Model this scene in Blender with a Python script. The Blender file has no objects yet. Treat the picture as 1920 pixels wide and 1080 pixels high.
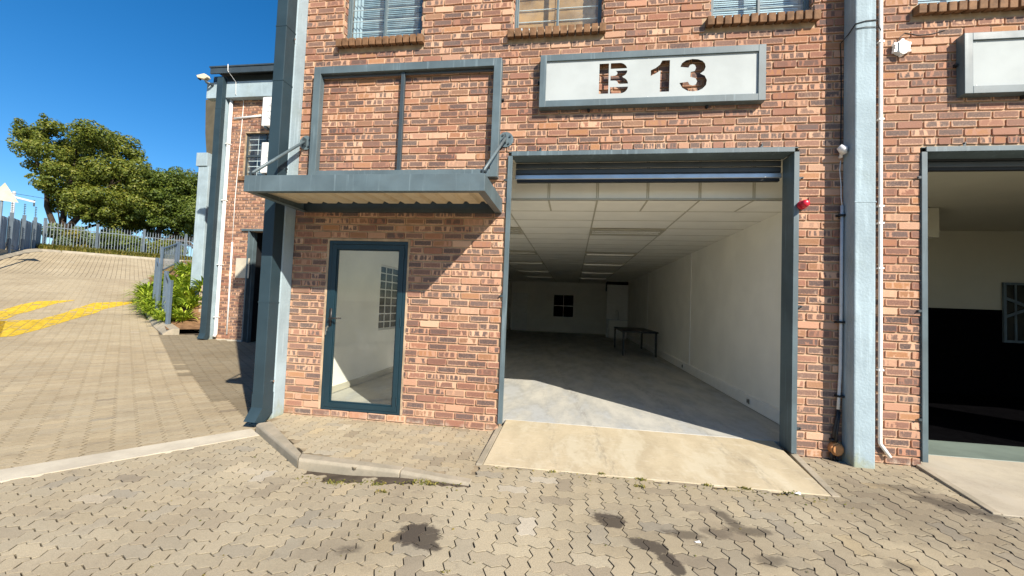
import bpy, math, random
from mathutils import Vector, Matrix
random.seed(7)
SC = bpy.context.scene
COL = SC.collection
R = random.random
U = random.uniform

# ------------------------------------------------------------------ mesh builder
ORG = {}

class MB:
    def __init__(s):
        s.v = []; s.f = []; s.m = []; s.c = []

    def add(s, vs, fs, mi=0, col=None):
        b = len(s.v)
        s.v.extend(vs)
        for f in fs:
            s.f.append(tuple(b + i for i in f)); s.m.append(mi)
        if col is None:
            s.c.extend([(0.5, 0.5, 0.5, 0.5)] * len(vs))
        elif isinstance(col, list):
            s.c.extend(col)
        else:
            s.c.extend([col] * len(vs))

    def box(s, x0, x1, y0, y1, z0, z1, mi=0, col=None):
        s.add([(x0, y0, z0), (x1, y0, z0), (x1, y1, z0), (x0, y1, z0), (x0, y0, z1), (x1, y0, z1), (x1, y1, z1), (x0, y1, z1)],
              [(3, 2, 1, 0), (4, 5, 6, 7), (0, 1, 5, 4), (1, 2, 6, 5), (2, 3, 7, 6), (3, 0, 4, 7)], mi, col)

    def quad(s, a, b, c, d, mi=0, col=None):
        s.add([a, b, c, d], [(0, 1, 2, 3)], mi, col)

    def obox(s, p, q, w, h, mi=0, up=(0, 0, 1), col=None):
        """a bar of width w and height h from p to q"""
        p = Vector(p); q = Vector(q); d = (q - p).normalized(); u = Vector(up)
        sd = d.cross(u)
        if sd.length < 1e-4:
            sd = d.cross(Vector((1, 0, 0)))
        sd.normalize(); u = sd.cross(d)
        vs = []
        for e in (p, q):
            for a, b in ((-1, -1), (1, -1), (1, 1), (-1, 1)):
                vs.append(tuple(e + sd * a * w / 2 + u * b * h / 2))
        s.add(vs, [(3, 2, 1, 0), (4, 5, 6, 7), (0, 1, 5, 4), (1, 2, 6, 5), (2, 3, 7, 6), (3, 0, 4, 7)], mi, col)

    def tube(s, pts, r, n=8, mi=0, cap=True, col=None):
        pts = [Vector(p) for p in pts]
        k = len(pts)
        rs = r if isinstance(r, (list, tuple)) else [r] * k
        vs = []; fs = []
        prev = None
        for i, p in enumerate(pts):
            d = (pts[min(i + 1, k - 1)] - pts[max(i - 1, 0)]).normalized()
            a = prev if prev is not None else (Vector((0, 0, 1)) if abs(d.z) < .9 else Vector((1, 0, 0)))
            u = (a - d * a.dot(d))
            if u.length < 1e-5:
                u = d.orthogonal()
            u.normalize(); w = d.cross(u); prev = u
            for j in range(n):
                t = 2 * math.pi * j / n
                vs.append(tuple(p + (u * math.cos(t) + w * math.sin(t)) * rs[i]))
        for i in range(k - 1):
            for j in range(n):
                fs.append((i * n + j, i * n + (j + 1) % n, (i + 1) * n + (j + 1) % n, (i + 1) * n + j))
        if cap:
            fs.append(tuple(reversed(range(n)))); fs.append(tuple(range((k - 1) * n, k * n)))
        s.add(vs, fs, mi, col)

    def prism(s, poly, axis, a, b, mi=0, col=None):
        """poly of 2-tuples extruded along axis ('x','y','z') from a to b"""
        n = len(poly)
        def P(p, t):
            return {'x': (t, p[0], p[1]), 'y': (p[0], t, p[1]), 'z': (p[0], p[1], t)}[axis]
        vs = [P(p, a) for p in poly] + [P(p, b) for p in poly]
        fs = [tuple(range(n)), tuple(reversed(range(n, 2 * n)))] + [(i, i + n, (i + 1) % n + n, (i + 1) % n) for i in range(n)]
        s.add(vs, fs, mi, col)

    def build(s, name, mats, parent=None, smooth=False, bevel=0.0):
        me = bpy.data.meshes.new(name)
        o = ORG.get(parent.name, (0, 0, 0)) if parent else (0, 0, 0)
        vs = [(x - o[0], y - o[1], z - o[2]) for x, y, z in s.v] if parent else s.v
        me.from_pydata(vs, [], s.f)
        for m in (mats if isinstance(mats, (list, tuple)) else [mats]):
            me.materials.append(m)
        me.polygons.foreach_set('material_index', s.m)
        if smooth:
            me.polygons.foreach_set('use_smooth', [True] * len(s.f))
        a = me.color_attributes.new('col', 'FLOAT_COLOR', 'POINT')
        a.data.foreach_set('color', [t for c in s.c for t in c])
        me.update()
        ob = bpy.data.objects.new(name, me); COL.objects.link(ob)
        if parent:
            ob.parent = parent; ORG[ob.name] = o
        if bevel:
            b = ob.modifiers.new('Bevel', 'BEVEL'); b.width = bevel; b.segments = 2; b.limit_method = 'ANGLE'
            b.harden_normals = False
        return ob


def empty(name, loc, label, cat, group=None):
    o = bpy.data.objects.new(name, None); COL.objects.link(o)
    o.location = loc; o.empty_display_size = .1
    ORG[o.name] = tuple(loc)
    tag(o, label, cat, group)
    return o


def tag(o, label=None, cat=None, group=None, kind=None):
    if label: o['label'] = label
    if cat: o['category'] = cat
    if group: o['group'] = group
    if kind: o['kind'] = kind
    return o


def children(o):
    return [c for c in bpy.data.objects if c.parent == o]


def copy_tree(o, parent=None):
    c = o.copy(); COL.objects.link(c)
    if parent: c.parent = parent
    for ch in children(o):
        copy_tree(ch, c)
    return c


def split_pieces(ob, tol=.006):
    """one mesh of several loose pieces becomes one object per piece (touching shells stay together)"""
    me = ob.data; n = len(me.vertices); par = list(range(n))
    def find(i):
        while par[i] != i:
            par[i] = par[par[i]]; i = par[i]
        return i
    for pl_ in me.polygons:
        v = pl_.vertices
        for k in v[1:]:
            a, b = find(v[0]), find(k)
            if a != b: par[a] = b
    comp = {}
    for i in range(n): comp.setdefault(find(i), []).append(i)
    boxes = []
    for ids in comp.values():
        cs = [me.vertices[i].co for i in ids]
        boxes.append([set(ids), [min(c[k] for c in cs) - tol for k in range(3)], [max(c[k] for c in cs) + tol for k in range(3)]])
    merged = True
    while merged:
        merged = False
        for i in range(len(boxes)):
            for j in range(i + 1, len(boxes)):
                A, B = boxes[i], boxes[j]
                if all(A[1][k] < B[2][k] and B[1][k] < A[2][k] for k in range(3)):
                    boxes[i] = [A[0] | B[0], [min(A[1][k], B[1][k]) for k in range(3)], [max(A[2][k], B[2][k]) for k in range(3)]]
                    del boxes[j]; merged = True; break
            if merged: break
    if len(boxes) < 2: return [ob]
    out = []
    for ids, _, _ in boxes:
        idx = {v: k for k, v in enumerate(sorted(ids))}
        m2 = bpy.data.meshes.new(me.name)
        m2.from_pydata([me.vertices[i].co[:] for i in sorted(ids)], [], [tuple(idx[v] for v in p_.vertices) for p_ in me.polygons if p_.vertices[0] in ids])
        for m_ in me.materials: m2.materials.append(m_)
        sm = me.polygons[0].use_smooth
        m2.polygons.foreach_set('use_smooth', [sm] * len(m2.polygons)); m2.update()
        o2 = ob.copy(); o2.data = m2; COL.objects.link(o2); out.append(o2)
        if ob.name in ORG: ORG[o2.name] = ORG[ob.name]
    nm = ob.name.split('.')[0]
    bpy.data.objects.remove(ob)
    for o2 in out: o2.name = nm
    return out

# ------------------------------------------------------------------ materials
def mat(name):
    m = bpy.data.materials.new(name); m.use_nodes = True
    nt = m.node_tree; nt.nodes.clear()
    out = nt.nodes.new('ShaderNodeOutputMaterial')
    bs = nt.nodes.new('ShaderNodeBsdfPrincipled')
    nt.links.new(bs.outputs[0], out.inputs[0])
    return m, nt, bs, out


class NT:
    def __init__(s, nt): s.nt = nt
    def n(s, t, **k):
        x = s.nt.nodes.new(t)
        for a, b in k.items(): setattr(x, a, b)
        return x
    def l(s, a, b): s.nt.links.new(a, b)
    def put(s, sock, v):
        if hasattr(v, 'is_linked') or isinstance(v, bpy.types.NodeSocket): s.l(v, sock)
        else: sock.default_value = v
    def math(s, op, a, b=0.0, c=0.0, clamp=False):
        x = s.n('ShaderNodeMath', operation=op); x.use_clamp = clamp
        s.put(x.inputs[0], a); s.put(x.inputs[1], b)
        if len(x.inputs) > 2: s.put(x.inputs[2], c)
        return x.outputs[0]
    def mix(s, f, a, b, mode='MIX'):
        x = s.n('ShaderNodeMix', data_type='RGBA', blend_type=mode)
        s.put(x.inputs[0], f); s.put(x.inputs[6], a); s.put(x.inputs[7], b)
        return x.outputs[2]
    def noise(s, vec, scale, detail=4, rough=.55, dim='3D'):
        x = s.n('ShaderNodeTexNoise', noise_dimensions=dim)
        if vec is not None: s.l(vec, x.inputs['Vector'])
        x.inputs['Scale'].default_value = scale; x.inputs['Detail'].default_value = detail; x.inputs['Roughness'].default_value = rough
        return x.outputs['Fac']
    def ss(s, v, a, b, lo=0.0, hi=1.0):
        x = s.n('ShaderNodeMapRange', interpolation_type='SMOOTHSTEP')
        s.put(x.inputs[0], v); x.inputs[1].default_value = a; x.inputs[2].default_value = b
        x.inputs[3].default_value = lo; x.inputs[4].default_value = hi
        return x.outputs[0]
    def ramp(s, v, stops, const=False):
        x = s.n('ShaderNodeValToRGB')
        e = x.color_ramp.elements
        x.color_ramp.interpolation = 'CONSTANT' if const else 'LINEAR'
        while len(e) < len(stops): e.new(.5)
        for i, (p, c) in enumerate(stops):
            e[i].position = p; e[i].color = (*c, 1)
        s.l(v, x.inputs[0]); return x.outputs[0]
    def bump(s, h, strength, dist, bs):
        x = s.n('ShaderNodeBump'); x.inputs['Strength'].default_value = strength; x.inputs['Distance'].default_value = dist
        s.l(h, x.inputs['Height']); s.l(x.outputs[0], bs.inputs['Normal'])
    def obj(s):
        return s.n('ShaderNodeTexCoord').outputs['Object']
    def mapv(s, vec, scale):
        x = s.n('ShaderNodeMapping'); s.l(vec, x.inputs[0]); x.inputs['Scale'].default_value = scale
        return x.outputs[0]


def rgb(c): return (*c, 1)


def simple(name, c, rough=.6, var=.12, scale=6, bump=0, bscale=60, metal=0, spec=.5, streak=0, bdist=.004, dirt=None):
    """base colour with soft wear, optional vertical run marks and bump"""
    m, nt, bs, out = mat(name); N = NT(nt); v = N.obj()
    f = N.ss(N.noise(v, scale, 5), .3, .7)
    col = N.mix(f, rgb([x * (1 - var) for x in c]), rgb([min(1, x * (1 + var)) for x in c]))
    if streak:
        st = N.ss(N.noise(N.mapv(v, (14, 14, .7)), 1.6, 4), .56, .72)
        col = N.mix(N.math('MULTIPLY', st, streak), col, rgb([min(1, x * 1.9 + .03) for x in c]))
    if dirt:
        d = N.ss(N.noise(v, 1.3, 6, .7), .52, .75)
        col = N.mix(N.math('MULTIPLY', d, .7), col, rgb(dirt))
    N.l(col, bs.inputs['Base Color'])
    bs.inputs['Metallic'].default_value = metal
    r = N.noise(v, scale * 3, 3)
    N.l(N.math('MULTIPLY_ADD', r, .2, rough - .1), bs.inputs['Roughness'])
    bs.inputs['Specular IOR Level'].default_value = spec
    if bump:
        N.bump(N.noise(v, bscale, 4), bump, bdist, bs)
    return m


def m_brick():
    m, nt, bs, out = mat('face brick'); N = NT(nt); v = N.obj()
    at = N.n('ShaderNodeAttribute', attribute_name='col')
    sp = N.n('ShaderNodeSeparateColor'); N.l(at.outputs['Color'], sp.inputs[0])
    u, vv, r1, r2 = sp.outputs[0], sp.outputs[1], sp.outputs[2], at.outputs['Alpha']
    base = N.ramp(r1, [(0, (.40, .215, .135)), (.2, (.51, .30, .195)), (.4, (.57, .355, .235)), (.6, (.41, .205, .13)), (.75, (.52, .315, .205)), (.88, (.33, .16, .105)), (1, (.27, .13, .09))])
    cx = N.n('ShaderNodeCombineXYZ')
    N.l(N.math('MULTIPLY_ADD', r2, 61.3, N.math('MULTIPLY', u, 5.6)), cx.inputs[0]); N.l(N.math('MULTIPLY', r1, 43.0), cx.inputs[1])
    N.l(N.math('MULTIPLY', vv, .4), cx.inputs[2])
    p = N.noise(cx.outputs[0], 1.0, 1.0, .35)
    fine = N.noise(v, 60, 5, .75)
    fo = N.math('SUBTRACT', fine, .5)
    p = N.math('ADD', p, N.math('MULTIPLY', fo, .26))
    patch = N.math('MAXIMUM', N.ss(p, .395, .48), N.ss(r2, .53, .58))
    patch = N.math('MULTIPLY', patch, N.ss(r2, .03, .10))
    v2 = N.math('MULTIPLY_ADD', fo, .45, vv); u2 = N.math('MULTIPLY_ADD', fo, .12, u)
    edge = N.math('MULTIPLY', N.ss(v2, .0, .20), N.ss(v2, 1.02, .84))
    eu = N.math('MULTIPLY', N.ss(u2, .0, .06), N.ss(u2, 1.0, .94))
    amt = N.math('MULTIPLY', N.math('MULTIPLY', patch, edge), eu)
    amt = N.math('MULTIPLY', amt, N.ss(fine, .28, .55, .62, .97))
    q = N.math('FRACT', N.math('MULTIPLY_ADD', r2, 7.3, N.math('MULTIPLY', r1, 3.7)))
    dark = N.ramp(q, [(0, (.080, .058, .056)), (.24, (.105, .072, .066)), (.46, (.140, .084, .068)), (.62, (.20, .10, .073)), (.74, (.29, .13, .085)), (.82, (.36, .175, .08)), (.90, (.14, .08, .062)), (1, (.075, .06, .060))])
    col = N.mix(amt, base, dark)
    sp2 = N.ss(N.noise(v, 160, 3, .7), .58, .72)
    col = N.mix(N.math('MULTIPLY', sp2, .35), col, (.10, .075, .065, 1))
    big = N.noise(v, .8, 4)
    col = N.mix(N.ss(big, .35, .7, 0, .10), col, (.62, .5, .4, 1))
    sm = N.ss(N.noise(N.mapv(v, (5, 5, 2.2)), 2.4, 6, .75), .60, .74, 0, .5)
    col = N.mix(sm, col, (.50, .40, .31, 1))
    run = N.ss(N.noise(N.mapv(v, (7, 7, .35)), 1.4, 5, .6), .60, .78, 0, .35)
    col = N.mix(run, col, (.10, .07, .055, 1))
    N.l(col, bs.inputs['Base Color']); bs.inputs['Roughness'].default_value = .85; bs.inputs['Specular IOR Level'].default_value = .2
    N.bump(N.noise(v, 90, 5, .65), .6, .005, bs)
    return m


PAVE_STAINS = [(-.89, -2.16, .13, .10, .3, 1), (-.80, -2.25, .09, .05, -.3, 1), (.285, -1.724, .10, .085, 0, .9), (.51, -1.99, .11, .055, -.5, .95), (.585, -2.11, .055, .10, .2, .9),
               (1.09, -1.55, .05, .16, .35, .75), (1.17, -1.66, .16, .06, .1, .7), (.74, -1.8, .16, .05, 0, .7), (.95, -1.74, .10, .06, 0, .55), (1.16, -1.98, .09, .06, 0, .6),
               (2.76, -.63, .22, .07, -.1, .5), (2.93, -.93, .26, .13, -.5, .75), (3.05, -1.05, .12, .1, -.3, .6), (1.9, -1.88, .10, .05, 0, .45), (-1.22, -2.35, .07, .05, 0, .6), (2.17, -1.53, .3, .12, 0, .25), (2.7, -1.15, 1.5, .55, -.3, .30), (1.0, -1.8, .9, .4, 0, .22), (-1.1, -2.3, .5, .22, .2, .16)]


def m_paver():
    m, nt, bs, out = mat('concrete paver'); N = NT(nt); v = N.obj()
    at = N.n('ShaderNodeAttribute', attribute_name='col')
    sp = N.n('ShaderNodeSeparateColor'); N.l(at.outputs['Color'], sp.inputs[0])
    r1, tone, warm = sp.outputs[0], sp.outputs[1], sp.outputs[2]
    base = N.ramp(r1, [(0, (.31, .265, .195)), (.12, (.395, .34, .242)), (.5, (.44, .38, .265)), (.84, (.415, .365, .265)), (.94, (.35, .315, .245)), (.98, (.47, .39, .25)), (1, (.50, .47, .40))])
    big = N.ss(N.noise(v, .55, 5, .6), .35, .68)
    col = N.mix(big, base, N.mix(1, base, (.80, .78, .76, 1), 'MULTIPLY'))
    grit = N.ss(N.noise(v, 140, 3, .8), .42, .60)
    col = N.mix(N.math('MULTIPLY', grit, .30), col, (.16, .14, .10, 1))
    grit2 = N.ss(N.noise(v, 260, 2, .8), .58, .7)
    col = N.mix(N.math('MULTIPLY', grit2, .3), col, (.55, .50, .40, 1))
    sc = N.ss(N.noise(v, 5.5, 6, .75), .54, .70)
    col = N.mix(N.math('MULTIPLY', sc, .32), col, (.17, .145, .115, 1))
    drop = N.ss(N.noise(v, 2.1, 7, .8), .62, .70)
    col = N.mix(N.math('MULTIPLY', drop, .40), col, (.13, .11, .09, 1))
    tn = N.n('ShaderNodeCombineColor')
    for i in range(3): N.l(tone, tn.inputs[i])
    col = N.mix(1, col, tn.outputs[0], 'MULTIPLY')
    col = N.mix(warm, col, N.mix(1, col, (.98, .88, .74, 1), 'MULTIPLY'))
    # old oil marks, each with its own outline
    xyz = N.n('ShaderNodeSeparateXYZ'); N.l(v, xyz.inputs[0])
    wob = N.math('MULTIPLY', N.math('SUBTRACT', N.noise(v, 8, 8, .72), .5), 2.1)
    tot = None
    for (cx, cy, a, b, rot, st) in PAVE_STAINS:
        if st > .4: a, b, st = a * 1.2, b * 1.25, min(1, st * 1.15)
        c, s = math.cos(rot), math.sin(rot)
        dx = N.math('SUBTRACT', xyz.outputs[0], cx); dy = N.math('SUBTRACT', xyz.outputs[1], cy)
        p = N.math('ADD', N.math('MULTIPLY', dx, c / a), N.math('MULTIPLY', dy, s / a))
        q = N.math('ADD', N.math('MULTIPLY', dx, -s / b), N.math('MULTIPLY', dy, c / b))
        d = N.math('SQRT', N.math('ADD', N.math('MULTIPLY', p, p), N.math('MULTIPLY', q, q)))
        k = N.ss(N.math('ADD', d, wob), 1.05 if st >= .9 else 1.25, .72 if st >= .9 else .4, 0, st)
        tot = k if tot is None else N.math('MAXIMUM', tot, k)
    col = N.mix(N.math('MULTIPLY', tot, .86), col, (.045, .036, .030, 1))
    N.l(col, bs.inputs['Base Color'])
    bs.inputs['Roughness'].default_value = .9; bs.inputs['Specular IOR Level'].default_value = .2
    N.bump(N.noise(v, 170, 4, .75), .55, .004, bs)
    return m


def m_concrete(name, c, c2, scale=1.2, streak=(1, 1, 1), bump=.25, rough=.85, tint=None):
    m, nt, bs, out = mat(name); N = NT(nt); v = N.obj()
    f = N.ss(N.noise(N.mapv(v, streak), scale, 8, .65), .34, .66)
    col = N.mix(f, rgb(c), rgb(c2))
    g = N.ss(N.noise(v, 45, 4, .75), .5, .72)
    col = N.mix(N.math('MULTIPLY', g, .22), col, rgb([x * .5 for x in c2]))
    if tint:
        f2 = N.ss(N.noise(N.mapv(v, (2.2, .8, 1)), 1.1, 6, .7), .48, .62)
        col = N.mix(N.math('MULTIPLY', f2, .65), col, rgb(tint))
        cr = N.n('ShaderNodeTexVoronoi', feature='DISTANCE_TO_EDGE'); cr.inputs['Scale'].default_value = .55
        wv = N.n('ShaderNodeVectorMath', operation='ADD')
        nz = N.n('ShaderNodeTexNoise'); nz.inputs['Scale'].default_value = 2.5; N.l(v, nz.inputs['Vector'])
        N.l(v, wv.inputs[0]); N.l(nz.outputs['Color'], wv.inputs[1]); N.l(wv.outputs[0], cr.inputs['Vector'])
        col = N.mix(N.ss(cr.outputs['Distance'], .005, .0, 0, .12), col, (.14, .12, .09, 1))
    N.l(col, bs.inputs['Base Color'])
    bs.inputs['Roughness'].default_value = rough; bs.inputs['Specular IOR Level'].default_value = .3
    N.bump(N.noise(v, 70, 5, .7), bump, .004, bs)
    return m


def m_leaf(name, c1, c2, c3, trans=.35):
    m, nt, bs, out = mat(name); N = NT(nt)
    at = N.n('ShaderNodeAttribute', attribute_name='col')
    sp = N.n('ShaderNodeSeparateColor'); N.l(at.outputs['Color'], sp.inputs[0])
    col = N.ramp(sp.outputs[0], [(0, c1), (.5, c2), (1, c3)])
    N.l(col, bs.inputs['Base Color']); bs.inputs['Roughness'].default_value = .55; bs.inputs['Specular IOR Level'].default_value = .35
    tr = N.n('ShaderNodeBsdfTranslucent'); N.l(N.mix(1, col, (1.1, 1.15, .5, 1), 'MULTIPLY'), tr.inputs[0])
    mx = N.n('ShaderNodeMixShader'); mx.inputs[0].default_value = trans
    N.l(bs.outputs[0], mx.inputs[1]); N.l(tr.outputs[0], mx.inputs[2]); N.l(mx.outputs[0], out.inputs[0])
    return m


def m_glass(name, tint=(1, 1, 1), dirt=.05, refl=1.0):
    m, nt, bs, out = mat(name); N = NT(nt); v = N.obj()
    nt.nodes.remove(bs)
    tr = N.n('ShaderNodeBsdfTransparent'); tr.inputs[0].default_value = rgb(tint)
    gl = N.n('ShaderNodeBsdfGlossy'); gl.inputs['Roughness'].default_value = .01
    fr = N.n('ShaderNodeFresnel'); ge = N.n('ShaderNodeNewGeometry'); N.l(N.math('MULTIPLY_ADD', ge.outputs['Backfacing'], -.8333, 1.5), fr.inputs[0])
    mx = N.n('ShaderNodeMixShader')
    N.l(N.math('MULTIPLY', fr.outputs[0], refl, clamp=True), mx.inputs[0]); N.l(tr.outputs[0], mx.inputs[1]); N.l(gl.outputs[0], mx.inputs[2])
    df = N.n('ShaderNodeBsdfDiffuse'); df.inputs[0].default_value = (.7, .7, .66, 1)
    m2 = N.n('ShaderNodeMixShader')
    N.l(N.math('MULTIPLY', N.ss(N.noise(v, 3.5, 6, .7), .3, .75), dirt), m2.inputs[0])
    N.l(mx.outputs[0], m2.inputs[1]); N.l(df.outputs[0], m2.inputs[2]); N.l(m2.outputs[0], out.inputs[0])
    return m


M = {}
M['brick'] = m_brick()
M['mortar'] = simple('mortar', (.40, .295, .195), .95, .25, 7, .5, 130, spec=.1)
M['sillbrick'] = simple('sill brick', (.185, .10, .05), .8, .35, 11, .5, 110, spec=.3)
M['paver'] = m_paver()
M['bed'] = simple('joint sand', (.085, .068, .05), .95, .25, 8, .4, 120, spec=.1)
M['sand'] = simple('pale joint sand', (.26, .21, .14), .95, .25, 8, .4, 120, spec=.1)
M['apron'] = m_concrete('apron concrete', (.50, .425, .29), (.40, .335, .225), 1.3, (1.6, .8, 1), tint=(.53, .475, .35))
def apron_marks(m):
    nt = m.node_tree; N = NT(nt); v = N.obj()
    bs = next(n for n in nt.nodes if n.type == 'BSDF_PRINCIPLED'); src = bs.inputs['Base Color'].links[0].from_socket
    x = N.n('ShaderNodeSeparateXYZ'); N.l(v, x.inputs[0])
    w1 = N.math('MULTIPLY', N.math('SUBTRACT', N.noise(v, 1.1, 2), .5), .25)
    col = src
    for cx, wd, st in ((.28, .07, .38), (1.58, .09, .34), (1.95, .05, .22), (-.2, .06, .22)):
        d = N.math('ABSOLUTE', N.math('SUBTRACT', N.math('ADD', N.math('MULTIPLY_ADD', x.outputs[1], .12, x.outputs[0]), w1), cx))
        k = N.math('MULTIPLY', N.ss(d, wd, wd * .3), N.ss(N.noise(N.mapv(v, (9, 2, 1)), 3.2, 6, .75), .42, .64, 0, st))
        col = N.mix(k, col, (.16, .145, .12, 1))
    sp = N.ss(N.noise(v, 7, 7, .8), .60, .70, 0, .40)
    col = N.mix(sp, col, (.24, .19, .12, 1))
    fl = N.ss(N.noise(N.mapv(v, (1.2, 3.5, 1)), 5, 6, .7), .54, .68, 0, .30)
    col = N.mix(fl, col, (.60, .56, .46, 1))
    N.l(col, bs.inputs['Base Color'])
apron_marks(M['apron'])
M['apron2'] = m_concrete('weathered apron concrete', (.44, .39, .30), (.35, .31, .24), 1.7, (1, 1, 1), tint=(.40, .36, .29))
M['slab'] = m_concrete('screed floor', (.50, .49, .44), (.31, .315, .30), 1.6, (1.5, .5, 1), .2, .6, tint=(.44, .46, .47))
apron_marks(M['slab'])
M['kerb'] = m_concrete('kerb concrete', (.37, .32, .24), (.27, .24, .18), 3.5, (1, 1, 1), .45)
M['strip'] = m_concrete('cast concrete strip', (.54, .49, .385), (.43, .385, .30), 2.2, (1, 1, 1), .35)
M['plaster'] = simple('blue grey painted plaster', (.295, .375, .415), .8, .12, 2.2, .45, 40, spec=.25, streak=.25, bdist=.010, dirt=(.25, .31, .31))
def foot_stain(m, colr, z0, z1, amt, sc=6):
    nt = m.node_tree; N = NT(nt); v = N.obj()
    bs = next(n for n in nt.nodes if n.type == 'BSDF_PRINCIPLED'); src = bs.inputs['Base Color'].links[0].from_socket
    x = N.n('ShaderNodeSeparateXYZ'); N.l(v, x.inputs[0])
    h = N.math('ADD', x.outputs[2], N.math('MULTIPLY', N.math('SUBTRACT', N.noise(v, sc, 6, .7), .5), .55))
    N.l(N.mix(N.ss(h, z1, z0, 0, amt), src, rgb(colr)), bs.inputs['Base Color'])
foot_stain(M['plaster'], (.27, .29, .18), -.02, .16, .75)
foot_stain(M['brick'], (.50, .42, .33), -.12, .06, .7, 9)
M['steel'] = simple('blue grey painted steel', (.090, .125, .140), .45, .16, 3, .06, 90, spec=.45, streak=.5, dirt=(.085, .105, .11))
M['steeldark'] = simple('dark blue grey steel', (.040, .055, .064), .45, .12, 4, .05, 90, spec=.5)
M['pipe'] = simple('charcoal blue sheet metal', (.024, .044, .056), .5, .12, 2.5, .04, 40, spec=.3)
M['doorframe'] = simple('navy powder coat', (.0075, .028, .040), .4, .1, 4, .02, 90, spec=.5)
M['black'] = simple('black rubber', (.012, .012, .013), .6, .15, 10)
M['blacksteel'] = simple('black painted steel', (.016, .015, .016), .45, .15, 8)
M['white'] = simple('off white wall paint', (.89, .87, .80), .8, .04, 1.6, .08, 120, spec=.3)
M['ceil'] = simple('ceiling board', (.90, .88, .81), .85, .03, 3, .12, 160, spec=.2)
M['tbar'] = simple('ceiling tee bar', (.50, .47, .38), .5, .05, 3)
M['trim'] = simple('white trim', (.78, .77, .72), .5, .04, 4)
M['galv'] = simple('galvanised steel', (.55, .56, .57), .42, .08, 5, .03, 60, metal=.9)
M['shutter'] = simple('shutter slat paint', (.055, .065, .075), .4, .12, 5, spec=.5)
M['sheet'] = simple('cream roof sheet', (.66, .58, .42), .5, .06, 3, spec=.4, dirt=(.45, .37, .24))
M['signwhite'] = simple('white sign panel', (.40, .435, .435), .7, .06, 3, .05, 60, spec=.12)
M['pvc'] = simple('white plastic', (.76, .76, .74), .4, .04, 6)
M['greyplastic'] = simple('light grey plastic', (.60, .61, .60), .45, .06, 20)
M['red'] = simple('red plastic', (.52, .012, .035), .3, .1, 8)
M['orange'] = simple('weathered orange box', (.52, .24, .085), .6, .2, 14, .2, 60)
M['darkhole'] = simple('dark hollow', (.02, .02, .02), .9, .2, 9)
M['chrome'] = simple('bright metal', (.7, .7, .7), .18, .05, 9, metal=1)
M['olive'] = simple('shade dark cladding', (.085, .072, .045), .8, .15, 3)  # dark olive holds the upper wall's shade in its colour
M['glass'] = m_glass('clear door glass', (.97, .985, .975), .02, 1.0)
M['winglass'] = m_glass('dusty window glass', (.90, .95, .97), .07, .9)
M['darkpane'] = simple('dark glass', (.012, .016, .015), .06, .2, 3, spec=.8)
M['blind'] = simple('venetian slat', (.27, .35, .38), .5, .15, 9)
M['blindwhite'] = simple('white venetian slat', (.52, .60, .62), .5, .06, 9)
M['board'] = simple('plywood', (.46, .235, .08), .6, .35, 4)
M['paper'] = simple('crumpled paper', (.80, .80, .80), .7, .05, 9)
M['soil'] = simple('red soil', (.20, .115, .06), .95, .3, 6, .6, 40, spec=.1)
M['verge'] = simple('dry verge', (.22, .18, .10), .95, .3, 3, .6, 30, spec=.1)
M['terrain'] = m_concrete('far ground', (.25, .22, .15), (.20, .19, .11), .2, (1, 1, 1), .3)
M['bark'] = simple('bark', (.055, .042, .032), .9, .3, 9, .8, 30, spec=.1)
M['yellow'] = simple('yellow road paint', (.62, .42, .035), .75, .25, 9, .5, 130, spec=.2)
M['fencepaint'] = simple('pale blue grey fence paint', (.12, .15, .175), .5, .12, 3)
M['fencesheet'] = simple('ribbed fence sheet', (.17, .22, .28), .5, .12, 2)
M['rail'] = simple('blue grey railing paint', (.10, .14, .185), .5, .1, 5)
M['tile'] = simple('retaining block', (.42, .33, .235), .9, .2, 8, .4, 50)
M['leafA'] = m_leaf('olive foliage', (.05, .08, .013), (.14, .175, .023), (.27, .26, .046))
M['leafB'] = m_leaf('deep green foliage', (.035, .065, .012), (.095, .14, .02), (.19, .22, .036))
M['leafC'] = m_leaf('strap leaves', (.09, .16, .012), (.26, .36, .025), (.46, .52, .07), .3)
M['leafD'] = m_leaf('grey green shrub', (.07, .10, .05), (.15, .20, .10), (.26, .30, .14))
M['leafE'] = m_leaf('weed leaves', (.08, .10, .02), (.20, .20, .04), (.34, .27, .07))
M['rubber'] = simple('gym floor rubber', (.0025, .0025, .003), .95, .2, 10, spec=0)
M['greenfloor'] = simple('grey green floor paint', (.15, .19, .165), .45, .14, 2)
M['cable'] = simple('black cable', (.015, .014, .014), .5, .1, 9)
M['louvre'] = simple('white louvre enamel', (.9, .89, .85), .35, .03, 5)
M['reflector'] = simple('bright louvre metal', (.95, .95, .93), .3, .02, 5, metal=1)
M['gymwall'] = simple('dull cream wall paint', (.42, .40, .31), .85, .05, 1.2)
M['warn'] = simple('yellow warning plate', (.55, .40, .03), .5, .15, 10)

# ------------------------------------------------------------------ terrain
DD = (-.783, .622); LL = (-.622, -.783); CY = -4.6145
FS = [-500, 0, 9, 11, 14, 20.4, 23, 33, 40.5, 41.2, 43, 48, 60, 90, 500]
FZ = [0, 0, 0, .04, .15, .56, .95, 2.25, 3.7, 3.75, 3.95, 4.1, 3, 0, -3]


def sst(a):
    a = min(1, max(0, a)); return a * a * (3 - 2 * a)


def interp(x, xs, ys):
    for i in range(len(xs) - 1):
        if x <= xs[i + 1]:
            k = (x - xs[i]) / (xs[i + 1] - xs[i]); return ys[i] + k * (ys[i + 1] - ys[i])
    return ys[-1]


def st_of(x, y):
    return (x * DD[0] + (y - CY) * DD[1], x * LL[0] + (y - CY) * LL[1])


def xy_of(s, t):
    return (s * DD[0] + t * LL[0], CY + s * DD[1] + t * LL[1])


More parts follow.
